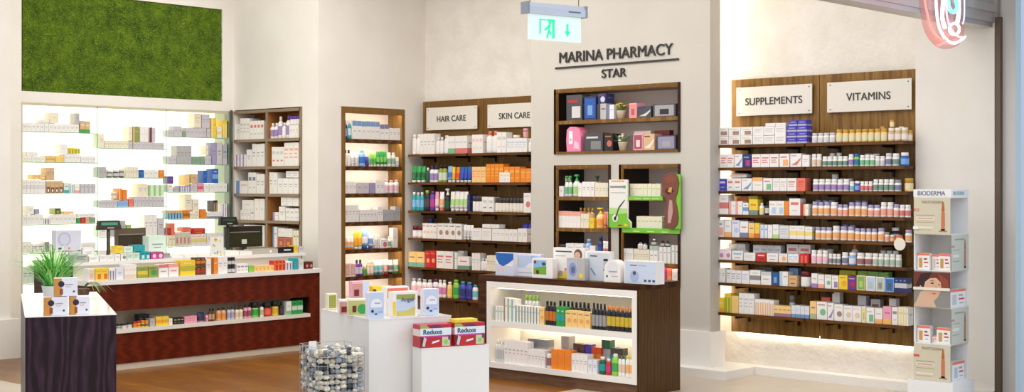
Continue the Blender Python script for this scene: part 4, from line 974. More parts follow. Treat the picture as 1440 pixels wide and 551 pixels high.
# ================================================================ SHELF GOODS
S = 'SUPPLEMENTS shelf'; P_ = ['top', 'second', 'third', 'fourth', 'fifth', 'sixth', 'seventh', 'lowest']
rt = ("""
1007.5 1058 3 box 12.2 w,br,tn pict
1007.5 1058 3 box 12.2 w,br,tn pict lay=1
1058.5 1105 3 box 12.2 w,gy text
1058.5 1105 3 box 12.2 w,gy text lay=1
1076 1105 2 box 4 w blank z=25
1106 1135 2 box 8 ib,lv,w band
1106 1135 2 box 8 ib,lv,w band lay=1
1106 1135 2 box 8 ib,lv,w band lay=2
1109 1134 2 box 8 ib,lv,w band lay=3
""", """
1012.5 1032 2 box 18.5 w,rd,bl text
1032.5 1044 1 box 18.5 w,bl swoosh
1044.5 1056 1 box 19 nv,mg,lb pict
1057 1095 3 box 18.5 w,rd,pv text
1096 1110 1 box 19 w,og,rd pict
1111 1127 1 box 19 w,rd swoosh
1128 1138 1 box 17 w plain
""", """
1010.5 1021.5 1 box 17 ib,w,lb logo
1022 1042 2 box 18 w,rd,tl logo
1042.5 1057.5 1 box 18 w,bl,gy swoosh
1058 1072.5 1 box 19 w,og,tn top
1073 1086 1 box 18 w,gn,rd pict
1086.5 1106.5 2 box 18 w,gy,rd text
1107 1120 1 box 18.5 w,rd,gy text
1120.5 1132.5 1 box 18.5 co,rd,w text
1026 1050 1 box 4 w,pv logo z=19 dy=.04 d=.08
""", """
1010 1024.5 1 box 27 w,rd,gy mid
1025 1044 2 box 19 w,co,gy side
1044.5 1052.5 1 box 17 w,bl,dg mid
1053 1065.5 1 box 22 yl,bl,rd band
1066 1073 1 bottle 17 w,yl,w
1074 1081 1 bottle 18 bk,w,bk
1081.5 1102.5 2 box 20.5 w,lb,tn pict
1103 1109 1 box 20.5 og,co blank
1109.5 1125.5 1 box 24 w,rd,gy logo
1126 1129 1 box 18 rd,mr blank
1129.5 1137 1 box 16 w,og side
1036 1052 1 box 24 rd,og,yl top dy=.1 d=.06
1052 1066 1 box 26 lg,yl,dn top dy=.1 d=.06
""", """
1007.5 1018 1 box 24 w,co,bl pict
1018.5 1028.5 1 box 24 w,og,gy band
1029 1040 1 box 24.5 wb,lb,bl disc
1040.5 1052 1 box 23 w,nv,rd band
1052.5 1061 1 box 21 ab,og,br band
1061.5 1068 1 box 21 yl,rd,og band
1068.5 1079 2 box 19 wb,lb,bl side
1079.5 1086 1 box 19 w blank
1086.5 1095 1 box 20 w,lg,gy band
1095.5 1109.5 1 box 19 cc,gy,sv text
1110 1131.5 2 box 19 w,yl,gy mid
1132 1142 1 box 18 w,yl,gy mid
""", """
1009 1028 2 box 15 w,mg,pk disc
1029 1045 1 box 13 w,tl,rd logo
1046 1062 1 box 11.5 w,gy text
1063.5 1077 1 box 12 rd,w,mr logo
1078 1094 1 box 12 w,gy,rd logo
1095 1107 1 box 12 w,og disc
1108 1123 2 box 12 w,lb,rd text
1124 1137 1 box 13 rd,co,w bars
1015 1048 3 box 22 w,lv,pk logo dy=.1 d=.07
1059 1098 4 box 22 w,lb,tn logo dy=.1 d=.07
1106 1140 2 box 25 w,rd,gy logo dy=.1 d=.07
""", """
1009 1020 2 box 20 w,sg plain
1021.5 1042 3 box 18.5 w,sv,lb text
1042.5 1053.5 1 box 18.5 w,lb,bl text
1054 1069.5 1 box 20 w,dg,gy mid
1070 1084.5 1 box 18.5 w,gy,sv top
1085 1095.5 1 box 19 dg,bl,lb photo
1096 1108 1 box 20 w,lb side
1108.5 1121 1 box 15 tn,og,br logo
1123 1137 1 jar 22 w,w,mr
1066 1086 1 box 24 gy,dg,lb top dy=.1 d=.06
1110 1122 1 box 24 lb,gy,w plain dy=.1 d=.06
""", """
1009 1018 1 box 20 yl,og,w band
1018.5 1028 1 box 27 yl,gn,w bars
1028.5 1038.5 1 box 24 ab,yl,og text
1039 1060.5 3 box 29 w,gy text
1061.5 1088 4 box 22 w,og,co bars
1088.5 1112 4 box 15 ab,pu,nv band
1112.5 1138 4 box 17 wb,bl,lv band
1108 1116 1 jar 28 w,w,sv dy=.13
1036 1044 1 box 28 dn,lg,rd top dy=.1 d=.06
""")
def up(L, i, t=.024): return L[i-1]-t if i else None
for i, t in enumerate(rt): shelf('X', 9.888, RZ[i], f'{P_[i]} {S}', t, dmax=.085, grp='supplement_box', top=up(RZ, i))
V = 'VITAMINS shelf'
vt = ("""
1140 1173 4 pill 14 w,lv,lv
1174 1246 8 pill 18 ab,pg,go
1247 1275 3 pill 19 tn,w,cr
1275 1281.5 1 pill 15 tn,cr,go dy=.03
1250 1256 1 pill 10 ab,cr,go z=20 t=stacked_amber
1236 1244 1 pill 22 ab,pg,go dy=.09
1262 1270 1 pill 21 tn,w,cr dy=.09
""", """
1140 1154 2 pill 18 w,tn,w
1155 1191 5 pill 14.5 w,dn,w
1191.5 1199 1 pill 17 w,pu,w
1199.5 1207 1 pill 18 lg,bl,bl
1207.5 1229 3 pill 16 w,gn,w
1229.5 1243 2 pill 14.5 w,gy,w
1243.5 1252.5 1 pill 18 w,nv,lv
1253 1263 1 pill 18 w,dn,w
1264 1275.5 1 pill 19 bl,lb,w
1164 1173 1 pill 19 w,bk,w dy=.09
1174 1182 1 pill 20 w,bk,w dy=.09
1213 1235 2 pill 18 w,sg,w dy=.09
""", """
1141 1193 6 pill 17 w,pu,w
1193.5 1200 1 pill 14 w,tl,w
1200.5 1208 1 pill 14.5 ib,lb,w
1208.5 1226 3 pill 14 w,rd,w
1226.5 1256 4 pill 17 w,dn,w
1256.5 1265.5 1 pill 17 w,nv,sv
1269.5 1281.5 1 jar 19 ab,cr,go dy=.03
1167 1177 1 pill 24 w,w,w dy=.1
1178 1198 2 pill 18 w,pk,lv dy=.1
""", """
1140.5 1165 3 pill 20 w,og,pv
1165.5 1176 1 pill 20 w,og,w
1176.5 1191 2 pill 17 w,co,pv
1191.5 1218 3 pill 20 w,og,pv
1218.5 1236 2 pill 17 w,co,pv
1236.5 1254.5 2 pill 21 w,co,w
1255 1263 1 pill 18 w,co,pv
1263.5 1279 2 pill 18 w,rd,w
1145 1172 3 pill 22 w,og,pv dy=.1
1200 1218 2 pill 22 w,og,pv dy=.1
""", """
1145 1168 3 pill 18 w,og,pv
1168.5 1179 1 pill 20 w,og,w
1179.5 1200 2 pill 20 w,og,pv
1200.5 1232 4 pill 18 w,og,pv
1232.5 1242 1 pill 19 w,og,pv
1242.5 1249.5 1 pill 14 w,co,sv
1250 1257 1 pill 10 og,w,w
1257.5 1267.5 1 pill 10 og,w,co
1271 1280 1 pill 18 w,og,pv
1182 1202 2 pill 22 w,og,pv dy=.1
1251 1262 1 pill 20 bk,w,w dy=.09
""", """
1139 1163 3 pill 19 w,pk,w
1164 1181 3 pill 15 w,dg,w
1182 1191 1 pill 18 w,nv,w
1191.5 1202 1 pill 18 lb,w,w
1202.5 1225 2 pill 18 w,mr,w
1225.5 1266 5 pill 18 w,sg,w
1195 1205 1 bottle 28 w,w,co dy=.1
1236 1262 3 pill 22 w,sg,w dy=.1
1148 1170 2 pill 20 w,rd,w dy=.1
""", """
1141 1149.5 1 box 20 w,pu,pv band
1150 1159 1 box 19 w,co,pk band
1159.5 1169 1 box 19 w,gn,sg disc
1169.5 1179 1 box 19 w,pu,lv pict
1179.5 1192 1 box 20 yl,og,br disc
1192.5 1204 1 box 19 pu,rd,ab disc
1204.5 1217 1 box 21 ab,gn,lg photo
1217.5 1231 1 box 21 w,lb,sg photo
1231.5 1244 1 box 20 w,sg,dg photo
1244.5 1257 1 box 20 lb,bl,dg photo
1258 1275 3 box 21 nv,w,lb mid
1180 1204 1 box 26 gn,yl,w top dy=.1 d=.06
1206 1250 3 box 26 pg,lg,w top dy=.1 d=.06
""", """
1139 1148 1 box 25 ab,sg,pu band
1148.5 1163 1 box 25 w,gn,br disc
1163.5 1172.5 1 box 24 w,pu swoosh
1173 1185.5 1 box 23 w,br,tn disc
1186 1211 2 box 22 w,tn,gy disc
1211.5 1217.5 1 box 23 w,yl,ol photo
1218 1229.5 1 box 22 w,gn,gy pict
1230 1241 1 box 22 w,og,gy band
1241.5 1253.5 1 box 25 pk,yl,mg band
1254 1262.5 1 box 25 w,dg,gy logo
1263 1277 4 box 26 w,yl,pv side
1170 1181 1 box 38 w,pk dy=.1 d=.06
1206 1218 1 box 36 lv,pk plain dy=.1 d=.06
1155 1167 1 box 30 co,w plain dy=.1 d=.06
1224 1238 1 box 33 gy,br logo dy=.1 d=.06
1250 1260 1 box 35 w,gy dy=.1 d=.06
""")
for i, t in enumerate(vt): shelf('X', 9.888, RZ[i], f'{P_[i]} {V}', t, dmax=.085, grp='vitamin_box', top=up(RZ, i))
# ---- hair care
ht = ("""
578.5 590 2 flask 28 w,w,w
590.5 611 4 box 29 w,pk,lv plain
611.5 622 2 bottle 24 w,w,w
622.5 629.5 1 flask 26 w,w,w
630 639.5 2 box 25 w,gn,gy band
640 657 3 box 25 w,rd,gy band
""", """
577 596 3 tube 23 gn,dn,w
597 602 1 bottle 21 dn,dn,w
602.5 614 2 bottle 23 w,pu,nv
615 626 2 bottle 25 ol,pg,bk
627 633.5 1 tube 23 lb,bl,w
634 638.5 1 tube 22 yl,og,w
639 644.5 1 tube 22 og,rd,w
645 661 3 tube 22 bl,ib,w
""", """
578 594.5 3 flask 26 tl,lb,w
595 602 1 flask 29 bk,dg,lg
603 609.5 1 flask 28 pu,mg,pu
610 615 1 tube 27 pk,w,w
615.5 622 1 tube 27 w,og,co
623 630 1 spray 32 bk,dn,w
631 656 4 tube 28 w,lg,w
657 661 1 box 24 nv,ib plain
""", """
578 592 2 jar 17 lv,w,mr
594 614 4 box 21 w,tn,mr disc
615 649 4 box 22 w,br,dn disc
650 664 3 tube 21 w,gy,w
599 606 1 jar 28 ib,nv,nv dy=.1
627 634 1 spray 30 w,w,w dy=.08
""", """
574 597 2 box 21 ab,tl,nv band
597.5 612.5 2 box 24 rd,ab,og disc
613.5 637 2 box 24 w,rd,gy text
637.5 642.5 1 box 23 w,dn,gy side
643 660 1 box 18 w,dn,rd band
644 652 1 box 25 w,sg,gy plain dy=.1 d=.06
""", """
576 606 4 flask 24 w,pk,lv
606.5 614 1 flask 26 w,pu,pu
614.5 626 2 flask 25 w,mg,w
627 634 1 flask 23 ab,yl,w
634.5 643 1 flask 27 lg,gn,lg
643.5 662 2 flask 25 ib,nv,tl
662.5 670 1 flask 22 w,tl,tl
""")
for i, t in enumerate(ht): shelf('X', 10.275, HZS[i], f'{["top", "second", "third", "fourth", "fifth", "sixth"][i]} HAIR CARE shelf', t, dmax=.09, grp='hair_care_box', top=up(HZS, i))
kt = ("""
663.5 679 3 box 26 w,pk,yl logo
682 698 2 bottle 31 w,w,co
698.5 712 2 box 29 w,gy,pk logo
712.5 741 5 box 20 w,lb,gy text
742 747 1 bottle 18 w,w,w
734 740 1 jar 13 pk,tn,pk z=20.5
719 727 1 jar 4 w,w,w z=20.5
""", """
663.5 683 3 box 22 ab,co,pk text
683.5 708 4 box 26 og,yl,w text
708.5 731 3 box 22 og,ab,yl logo
731.5 747 2 box 20 og,ab,co text
702 717 3 box 14 w,yl,gy logo dy=-.012 d=.01
""", """
663.5 677 3 jar 22 w,w,dg
677.5 694.5 2 box 21 w,gy,dg logo
695 735 8 jar 20 cr,w,dg
736 747 1 box 28 w,rd,gy disc
""", """
663.5 691 2 box 17 w,lv,gy text
692 727.5 6 box 17 w,gy plain
728 741 2 box 19 w,sg plain
678 702 2 box 5 w,gy blank z=18
731 747 2 tube 26 ib,pv,lv dy=.09
""", """
663.5 675 3 box 24 w,pk plain
675.5 684 2 bottle 17 w,w,w
684.5 697 3 box 22 cr,yl plain
698 740 6 bottle 24 w,bl,nv
""", """
672 700 4 flask 22 w,lb,w
""")
for i, t in enumerate(kt): shelf('X', 10.275, HZS[i], f'{["top", "second", "third", "fourth", "fifth", "sixth"][i]} SKIN CARE shelf', t, dmax=.09, grp='skin_care_box', top=up(HZS, i))
# ---- niche
nt_ = ("""
485 490 1 bottle 26 nv,lb,lb
490.5 495 1 flask 25 tl,w,w
495.5 534 6 box 25.5 w,bl,gy top
534.5 547 2 box 22 w,nv,gy top
547.5 563 3 box 17 w,pg,gy plain
""", """
485 494.5 2 bottle 23 w,w,nv
495 506 2 tube 20 w,gy,w
507 515 1 flask 23 lb,bl,lb
515.5 521 1 tube 14 ib,nv,ib
521.5 530.5 2 tube 18 lg,gn,w
531 545.5 3 tube 22 gn,lg,w
546 557.5 2 flask 20 pg,sg,w
558 563 1 tube 14 w,gy,w
""", """
485 501 3 box 17 w,lv plain
501.5 519 2 box 15 lv,gy plain
519.5 528 1 box 15 pv,gy plain
528.5 541 2 box 18 w,lv plain
541.5 563 3 flask 19 w,pk,pk
""", """
485 505 4 box 24 w,gy plain
506 530 5 box 17 w,gy plain
531 539 2 box 21 w,lv plain
540 555 4 box 16 gy,sv plain
555.5 563 2 box 20 gy,w plain
""", """
485 499 3 tube 18 w,og,og
499.5 511 2 tube 25 yl,og,w
511.5 520 1 tube 28 lb,w,bl
520.5 527.5 1 tube 23 wb,bl,bl
528 534.5 2 tube 20 w,gy,w
535 546 1 box 13 w,rd,gy disc
546.5 551.5 1 bottle 16 w,gn,w
552.5 559.5 1 box 28 w,gy blank d=.06
""", """
485 500 2 box 19 w,co,gy photo
501 511 2 bottle 23 pu,w,bk
512 517 1 bottle 15 ol,gn,w
517.5 527 2 bottle 20 tn,w,w
527.5 541 2 tube 21 w,tl,tl
541.5 547.5 1 tube 21 w,co,rd
548 555.5 1 tube 20 w,bk,bk
556 563 1 tube 20 w,gn,gn
""", "")
for i, t in enumerate(nt_): shelf('Y', 11.09, NZ[i], f'{P_[i]} wall niche shelf', t, dmax=.08, grp='cosmetic_box', top=up(NZ, i, .03))
# ---- built-in cabinet
def cub(i, c): return f'{["top", "second", "third", "fourth", "fifth"][i]} {["left", "right"][c]} cabinet cubby'
ct = [["""
328.5 337 2 box 22 w,gn plain
337.5 351 3 box 30 w,gy text
351.5 371 4 box 26 w,rd,gy logo
""", """
378.5 389 2 bottle 22 w,pu,w
389.5 394.5 1 bottle 31 w,pu,w
395 400 1 bottle 22 w,w,w
400.5 406 1 bottle 32 w,pu,pu
406.5 420 3 box 18 w,lv,gy plain
406.5 420 3 jar 12 w,w,pu z=18.5
"""], ["""
332 346 3 box 17 w,pu,lv side
346.5 354 1 box 24 w,gy plain
354.5 372 3 box 32 w,gy plain
""", """
382 399 3 box 27 w,gy,rd logo
399.5 420 3 box 33 w,co,gy text
"""], ["""
330.5 348.5 1 box 18 w,bl,og side
349 360 2 box 30 w,nv,gy logo
360.5 372 2 box 28 w,gy plain
""", """
378.5 390 2 box 30 w,gy plain
390.5 420 4 box 22 w,gy,lv plain
402 420 2 box 9 w,pv text z=23
"""], ["""
338 352.5 3 box 14 w,gy plain
353 356.8 1 box 14 w,dn,gy logo
340 357 1 box 14 w,gy blank z=14 d=.08
357.5 372 2 box 30 w,gy blank
""", """
383.5 391.5 1 box 12 w,pu side
392 401 1 box 20 w,gy plain
401.5 420 3 box 18 w,gy,lb logo
395 420 3 box 15 w,gy blank z=21
"""], ["""
343 372 3 box 30 w,gy,lv plain
""", """
383.5 389.5 1 box 29 w,bl side
390 411 2 box 14 co,br,og photo
391 411 4 box 12 w,gy blank z=15
411.5 420 2 box 25 w,yl,mr side
"""]]
for i in range(5):
    for c in (0, 1): shelf('X', 9.062, CZ[i], cub(i, c), ct[i][c], dmax=.14, grp='cabinet_carton', top=up(CZ, i, .03) or 2.355)
# ---- glass bays
ga = {2.11: ("top", """
32 111 13 box 12 w,lv,gy plain
70 83 1 box 15 cr,gy blank z=12.5
58 69.5 2 box 5 w,gy blank z=12.5
106 112 1 box 15 gy,sv plain z=12.5
112.5 127 2 box 17 tn,gn,w band
"""), 1.817: ("second", """
32 64 5 box 8 w,lv,gy plain
38 54 2 box 6 w,gy blank z=8.3
65 77 1 box 9 ab,go,br mid
77.5 90 1 box 9 ab,yl,br bars
90.5 113 4 box 12 w,gy plain
96 113 2 box 8 yl,gn,dn bars z=12.4
84 95.5 1 box 13 w,cr blank z=12.4
114 135 4 box 9 w,mr,gy plain
"""), 1.516: ("third", """
32 64 6 box 19 w,lv,gy mid
46 64 2 box 7 ab,tn,br side z=19.4
65 89 4 box 9 tn,br,w photo
65 89 4 box 8.5 tn,go,w plain lay=1
65 77 2 box 18 tn,cr,w plain z=18
90 97 1 box 15 pg,tl,bl band
97.5 104 1 box 14 w,tl,gn bars
104.5 112 1 box 13 w,co,pk band
112.5 135 4 box 13 lv,gy,sv side
"""), 1.217: ("fourth", """
32 61 5 box 14 w,lv,gy plain
39 48 1 box 12 w,sg,gy plain z=14.4
49 56 1 box 7 pv,lb blank z=14.4
62 70 1 box 9 w,nv,bk bars
70.5 107 6 box 13 w,gy,lv plain
77 86 1 box 9 ol,dn,go photo z=13.4
90 104 2 box 4 ab,gn blank z=13.4
108 113 1 box 8 gn,dn plain
113.5 120 1 box 8 rd,w plain
120.5 126 1 box 8 tn,co plain
126.5 135 2 box 8 sg,rd plain
110 134 3 box 5 w,dn,rd plain z=8.4
"""), .94: ("fifth", """
32 45 2 box 17 w,gy,ol plain
46 61 2 box 13 w,dg,gy text
62 70 1 box 16 w,dg,mr photo
71 80 1 box 12 w,gy plain
81 99 2 box 13 lv,pv,dg logo
100 135 5 box 12 w,gy,lv plain
"""), .65: ("lowest", """
32 60 4 box 24 pg,w,gy plain
61 135 8 box 20 w,gy plain
""")}
zz_ = sorted(ga)
for z, (n_, t) in ga.items(): shelf('Y', 12.53, z, f'{n_} left glass-bay shelf', t, dmax=.11, grp='medicine_box', top=([q_ for q_ in zz_ if q_ > z+.01]+[2.37])[0]-.01)
gb_ = {1.966: ("top", """
139 146.5 1 box 20 cr,gy plain
147 181 6 box 11 cr,gy,ol plain
181.5 186 1 box 10 lv,gy plain
187 231 8 box 9 lv,gy,sv plain
181 186 1 box 20 cr,w blank z=11 
186.5 195 1 box 22 ol,tn,gy side z=9.4
197 209 2 box 22 w,pk blank z=9.4
210.5 219 1 box 21 lv,mr,gy side z=9.4
"""), 1.67: ("second", """
139 150 2 box 15 gy,sg plain
151 160 1 jar 11 bk,w,w
160.5 168 1 jar 12 bk,w,w
168.5 176 1 jar 13 bk,w,w
177 195 5 box 15 cr,gy plain
195.5 202 1 box 11 bl,ib plain
202.5 223 3 box 11 w,lv plain
224 232 1 box 11 og,tn logo
"""), 1.374: ("third", """
139 165 5 box 10 lv,gy,bl plain
165.5 180 3 box 9 lb,gy,w plain
181 187 1 box 11 co,og,w logo
188 231 8 box 14 lv,w,sv plain
158 166 1 jar 11 tn,cr,cr z=10.4
167 172 1 box 17 og,w,co side z=9.3
172.5 179 1 box 15 og,co,w bars z=9.3
194 208 2 box 18 cr,gy,w plain z=14.3
209 231 3 box 16 pg,lg,w side z=14.3
"""), 1.078: ("fourth", """
139 151 1 box 16 w,gy plain
152 177 4 box 22 gy,w,sv plain
178 185 1 box 16 lg,yl,dg bars
186 202 2 box 10 w,cr blank
203 221 3 box 29 w,lv,gy plain
221.5 231 1 box 24 lv,gy plain
"""), .80: ("lowest", """
139 231 9 box 20 w,gy,lv plain
""")}
zz_ = sorted(gb_)
for z, (n_, t) in gb_.items(): shelf('Y', 12.53, z, f'{n_} middle glass-bay shelf', t, dmax=.11, grp='medicine_box', top=([q_ for q_ in zz_ if q_ > z+.01]+[2.37])[0]-.01)
gc_ = {2.10: ("top", """
236.5 244 2 box 9 lv,gy plain
244.5 256 2 box 15 lv,pv,gy plain
256.5 261 1 box 8 sg,gn,w plain
261.5 290 5 box 13 lv,gy,w plain
273 283 1 box 20 cr,tn,br text z=13.3
284 295 2 box 19 lv,gy,w plain z=13.3
291 296 1 box 13 lv,gy,w plain
297 304.5 1 box 28 yl,w,go side
305 312 1 box 16 w,yl,gy mid
312.5 320 1 box 25 yl,w,go bars
"""), 1.815: ("second", """
236.5 248 2 box 11 lv,gy,w plain
248.5 269.5 4 box 26 gy,cr,sv plain
270 287 3 box 11 sg,lv,gy plain
289 293 1 box 14 cr,gy plain z=13
288 297 2 box 12 lv,w,gy plain
298 304 1 box 31 pv,lv,w plain
304.5 312.5 1 box 31 lv,w,gy plain
313 320 1 box 28 gy,lv,tl band
"""), 1.522: ("third", """
236.5 243 1 box 11 w,og,gy logo
237 244 1 box 11 pu,nv,og plain z=11.3
243.5 252 2 box 7 gy,bk,w plain
253 267 2 box 9 pv,w,nv bars
268 277.5 2 box 12 lv,w,gy plain
259 266.5 1 box 15 ab,cr blank z=9.3
268 278 1 box 13 tn,gy,cr plain z=12.3
278 286 2 box 13 pk,rd,co mid
286.5 294 1 box 12 w,gy plain
286 291.5 1 box 18 bl,ib,lb plain z=12.3
294.5 320 4 box 12 w,lv,nv plain
298.5 307 1 box 20 bl,lb,w mid z=12.3
"""), 1.24: ("fourth", """
236.5 257 5 box 8 lb,dn,gy side
257.5 266.5 1 box 12 og,br,rd mid
267 280 3 box 9 cr,dn,gy plain
282 290 1 box 13 og,ab,co plain
291 313 5 box 9 w,nv,gy band
236 257 2 box 4 tn,rd,cr plain z=8.3
260 270 1 box 22 cr,sg,w plain z=12.3
270.5 280 1 box 18 cr,gy,w plain z=9.3
299.5 306 1 box 16 bk,tn,w bars z=9.3
313.5 320 2 box 20 w,pu,lv side
"""), .955: ("fifth", """
236.5 246 2 box 16 w,yl,rd side
246.5 268 4 box 20 cr,gy,rd photo
268.5 290 3 box 16 w,yl,co mid
291 320 4 box 17 w,lg,gy plain
236.5 240 1 box 10 rd,w,co plain z=16.3
240.5 246 1 box 16 co,rd,w plain z=16.3
257 269 2 box 6 co,br,og plain z=20.4
270 289 1 box 8 rd,co,yl logo z=16.4
"""), .65: ("lowest", """
236.5 320 8 box 20 w,gy,lv plain
""")}
zz_ = sorted(gc_)
for z, (n_, t) in gc_.items(): shelf('Y', 12.53, z, f'{n_} right glass-bay shelf', t, dmax=.11, grp='medicine_box', top=([q_ for q_ in zz_ if q_ > z+.01]+[2.37])[0]-.01)
# ---- counter
shelf('Y', 10.715, .782, 'lower counter ledge', """
124.5 133 1 box 17 w,tn,co photo
134 152 2 box 17 yl,rd,og pict
153 162 1 box 16 w,nv,bl bars
163 174 1 box 16 wb,bl,gy plain
175 192 3 box 20 w,tn,yl band
193 208 1 box 16 ol,yl,gn mid
208.5 221.5 1 box 16 ol,gn,dn disc
223 236.5 1 box 18 w,rd,mg top
237 251.5 1 box 18 w,co,rd top
253 275 1 box 22 yl,ol,w mid
275.5 289 2 box 11 br,rd,og mid
275.5 289 2 box 12 br,og,tn mid lay=1
290 297 1 box 22 w,gy plain
297.5 306 1 box 23 og,br,w side
306.5 320 2 box 24 w,gy,bl plain
321 332 2 pill 11 bk,w,bk
321 332 2 pill 11 bk,w,bk lay=1
333 349 3 box 12 w,pu,dg logo
350 357 1 box 9 lg,tn,w plain
385.5 401 3 box 14 rd,og,yl side
401.5 411.5 1 box 12 w,nv,lv bars
412.5 419 1 box 16 tl,w,gn plain
420 427 1 box 14 cc,sg plain
428.5 440 2 box 10 mr,tn,dg disc
""", dmax=.08, grp='retail_box')
shelf('Y', 10.72, .782, 'lower counter ledge', """
357.5 385 5 box 8 ab,og,co disc k=sachet_pack
""", dmax=.1)
shelf('Y', 10.95, .93, 'upper counter ledge', """
104 124 1 box 11 gy,dg,w text
125 139 1 box 8 w,pk plain
140 161 2 box 8 w,gy,lv text
162 169 1 box 9 w,dg plain
170 178 1 box 10 w,dg,gn disc
179 196.5 2 box 10 pg,sg,gn text
197 211 2 box 11 tl,w,nv pict
212 229.5 2 box 10 mg,w,gn disc
230 239.5 2 box 8 gy,dg,w text
163 173 1 box 10 yl,ol,w plain z=10.3 dy=.02
173.5 187 1 box 8 pg,pk,w plain z=10.6 dy=.02
188 204 1 box 9 tl,lb,w plain z=11.4 dy=.02
241 258 1 box 3 w,gy blank
260 295 2 box 3 w,gy blank
414 419 1 box 10 yl,go plain
420 427 1 box 8 lv,gy plain
""", dmax=.09)
shelf('Y', 11.20, .93, 'upper counter ledge', """
208.5 234 1 box 30 pg,w,gn plain k=glass_case_box
""", dmax=.1)
shelf('Y', 10.715, .352, 'counter slot shelf', """
165 172 1 jar 7 w,dn,bk
172.5 180 1 jar 7 w,pk,bk
180.5 187 1 jar 8 w,gy,bk
188.5 199 2 jar 9 yl,rd,rd
199.5 210 2 jar 9 yl,bk,og
211 218 1 box 11 gy,sg,lg plain
219 237.5 2 box 13 yl,og,cr mid
238 242.5 1 box 9 w,gy plain
244 259 3 box 9 bk,yl,go logo
259.5 277 3 box 10 pk,co,w text
195 209 2 box 17 bk,pu,nv plain dy=.09 d=.07
210 219 1 box 15 sv,sg,gy plain dy=.09 d=.07
294.5 303 2 bottle 18 br,tn,bk
306 319.5 2 bottle 18 tn,og,mr
320.5 331 2 bottle 18 lv,pv,dg
332 343 2 bottle 17 cr,tn,br
344 355 2 bottle 19 pk,mr,bk
356 366 1 jar 21 lg,gn,bk
367 372 1 bottle 18 w,ol,bk
373.5 384 1 jar 19 rd,co,bk
385 394 1 jar 20 yl,go,bk
395 400.5 1 bottle 18 bk,dg,bk
402.5 410 1 box 19 w,gn,lg band
410.5 426 2 box 19 gn,w,dn mid
""", dmax=.07, grp='slot_carton')
shelf('Y', 10.72, .352, 'counter slot shelf', """
279.5 290 1 tube 13 nv,bk,pk t=pink_and_navy_pouch
290.5 294 1 tube 9 pk,mg,pk
""")
shelf('Y', 11.39, .93, 'upper counter ledge', """
79 96.5 1 box 11.4 w,gy,dg text dy=.009
97 114.5 1 box 11.4 lv,gy,pv logo dy=.009
116 133 1 box 16 w,gy plain
""", dmax=.1)
# ---- pillar boxes
shelf('X', 9.772, 2.185, 'upper wide pillar shelf', """
796 819 1 box 36 dg,w,rd pict t=black_electric_shaver k=box
821 838.5 1 box 33 nv,bl,lb photo
839.5 852.5 1 box 22 gy,bk,br side
853.5 863.5 1 box 20 wb,nv,gy side
884.5 895.5 1 box 21 pk,co,br photo
896.5 916 1 box 16 dg,w,nv swoosh
917.5 951 1 box 18 dg,gy,bk photo
841 852 1 box 14 nv,w,rd disc z=22.3
""", dmax=.12)
shelf('X', 9.772, zu+.022, 'lower wide pillar shelf', """
821.5 848 1 box 26 dg,sv,w pict
849.5 862 1 box 25 bk,co,og disc
890.5 904 1 box 23 pk,mr,w photo
904.5 920.5 1 box 23 tn,w,mr swoosh
922.5 951 1 box 20 dg,pv,gy photo
891 916 1 box 28 dg,w,mr top dy=.13 d=.06
920 942 1 box 28 mr,co,dg plain dy=.13 d=.06
""", dmax=.11)
A1 = 'upper left pillar-box shelf'; A2 = 'middle left pillar-box shelf'; A3 = 'lower left pillar-box shelf'
shelf('X', 9.775, 1.49, A1, """
786 792.5 1 box 15 w,gy plain
793 803 2 spray 29 cc,gn,gn
803.5 812.5 1 spray 31 cc,lg,gn
813 818 1 box 19 w,gy plain
818.5 836 3 box 21 w,cr plain
837 856.5 4 box 20 cr,w plain
789 797 1 box 29 w,gy dy=.1 d=.06
834 841 1 spray 29 cc,dn,dn dy=.12
""", dmax=.09)
shelf('X', 9.775, 1.205, A2, """
785.5 816 6 box 23 w,co,cr top
816.5 828 3 box 20 cr,og plain
828.5 835 1 box 15 yl,ab plain
835.5 846.5 1 spray 29 ab,og,yl
847 852.5 1 tube 24 co,og,og
853 856.5 1 tube 24 wb,lb,lb
812 834 4 bottle 28 ab,go,go dy=.1
""", dmax=.09)
shelf('X', 9.775, .92, A3, """
786 794 1 box 20 dg,w plain
795.5 820 2 box 22 w,tl,lb logo
821 829 1 bottle 29 lb,w,lb
829.5 837 1 box 20 w,gy plain
838 846 1 bottle 34 nv,bl,nv
846.5 855 2 tube 27 w,rd,bl
""", dmax=.09)
B1 = 'upper right pillar-box shelf'; B2 = 'middle right pillar-box shelf'; B3 = 'lower right pillar-box shelf'; B4 = 'bottom right pillar-box shelf'
shelf('X', 9.775, 1.49, B1, "885.5 929 7 box 19 cr,pg,lg band", dmax=.09)
shelf('X', 9.775, 1.205, B2, "895 931 6 box 19 cr,pg,lg band", dmax=.09)
shelf('X', 9.775, .92, B3, """
877 890 3 box 18 w,gy plain
891 913 5 box 18 cr,sv plain
913.5 925 2 box 24 w,sg top
925.5 942.5 3 box 23 w,gy side
943 953.5 2 box 26 w,sg side
895 902 1 bottle 9 cc,cc,sv z=18.3
902.5 908 1 bottle 8 cc,cc,sv z=18.3
914 921 1 bottle 9 bk,cc,w z=24.3
927 933 1 bottle 8 bk,cc,bk z=23.3
934 940 1 bottle 8 bk,cc,bk z=23.3
""", dmax=.09)
shelf('X', 9.775, zb+.022, B4, """
923.5 931 1 box 22 w,gy blank
931.5 937 1 box 22 mg,pk plain
937.5 944.5 1 box 22 co,yl,og disc
945 953 1 box 22 w,gy blank
876 922 4 box 18 w,gy plain
""", dmax=.09)
shelf('X', 9.775, zb+.022, 'bottom left pillar-box shelf', "786 856 6 box 18 w,gy plain", dmax=.09)
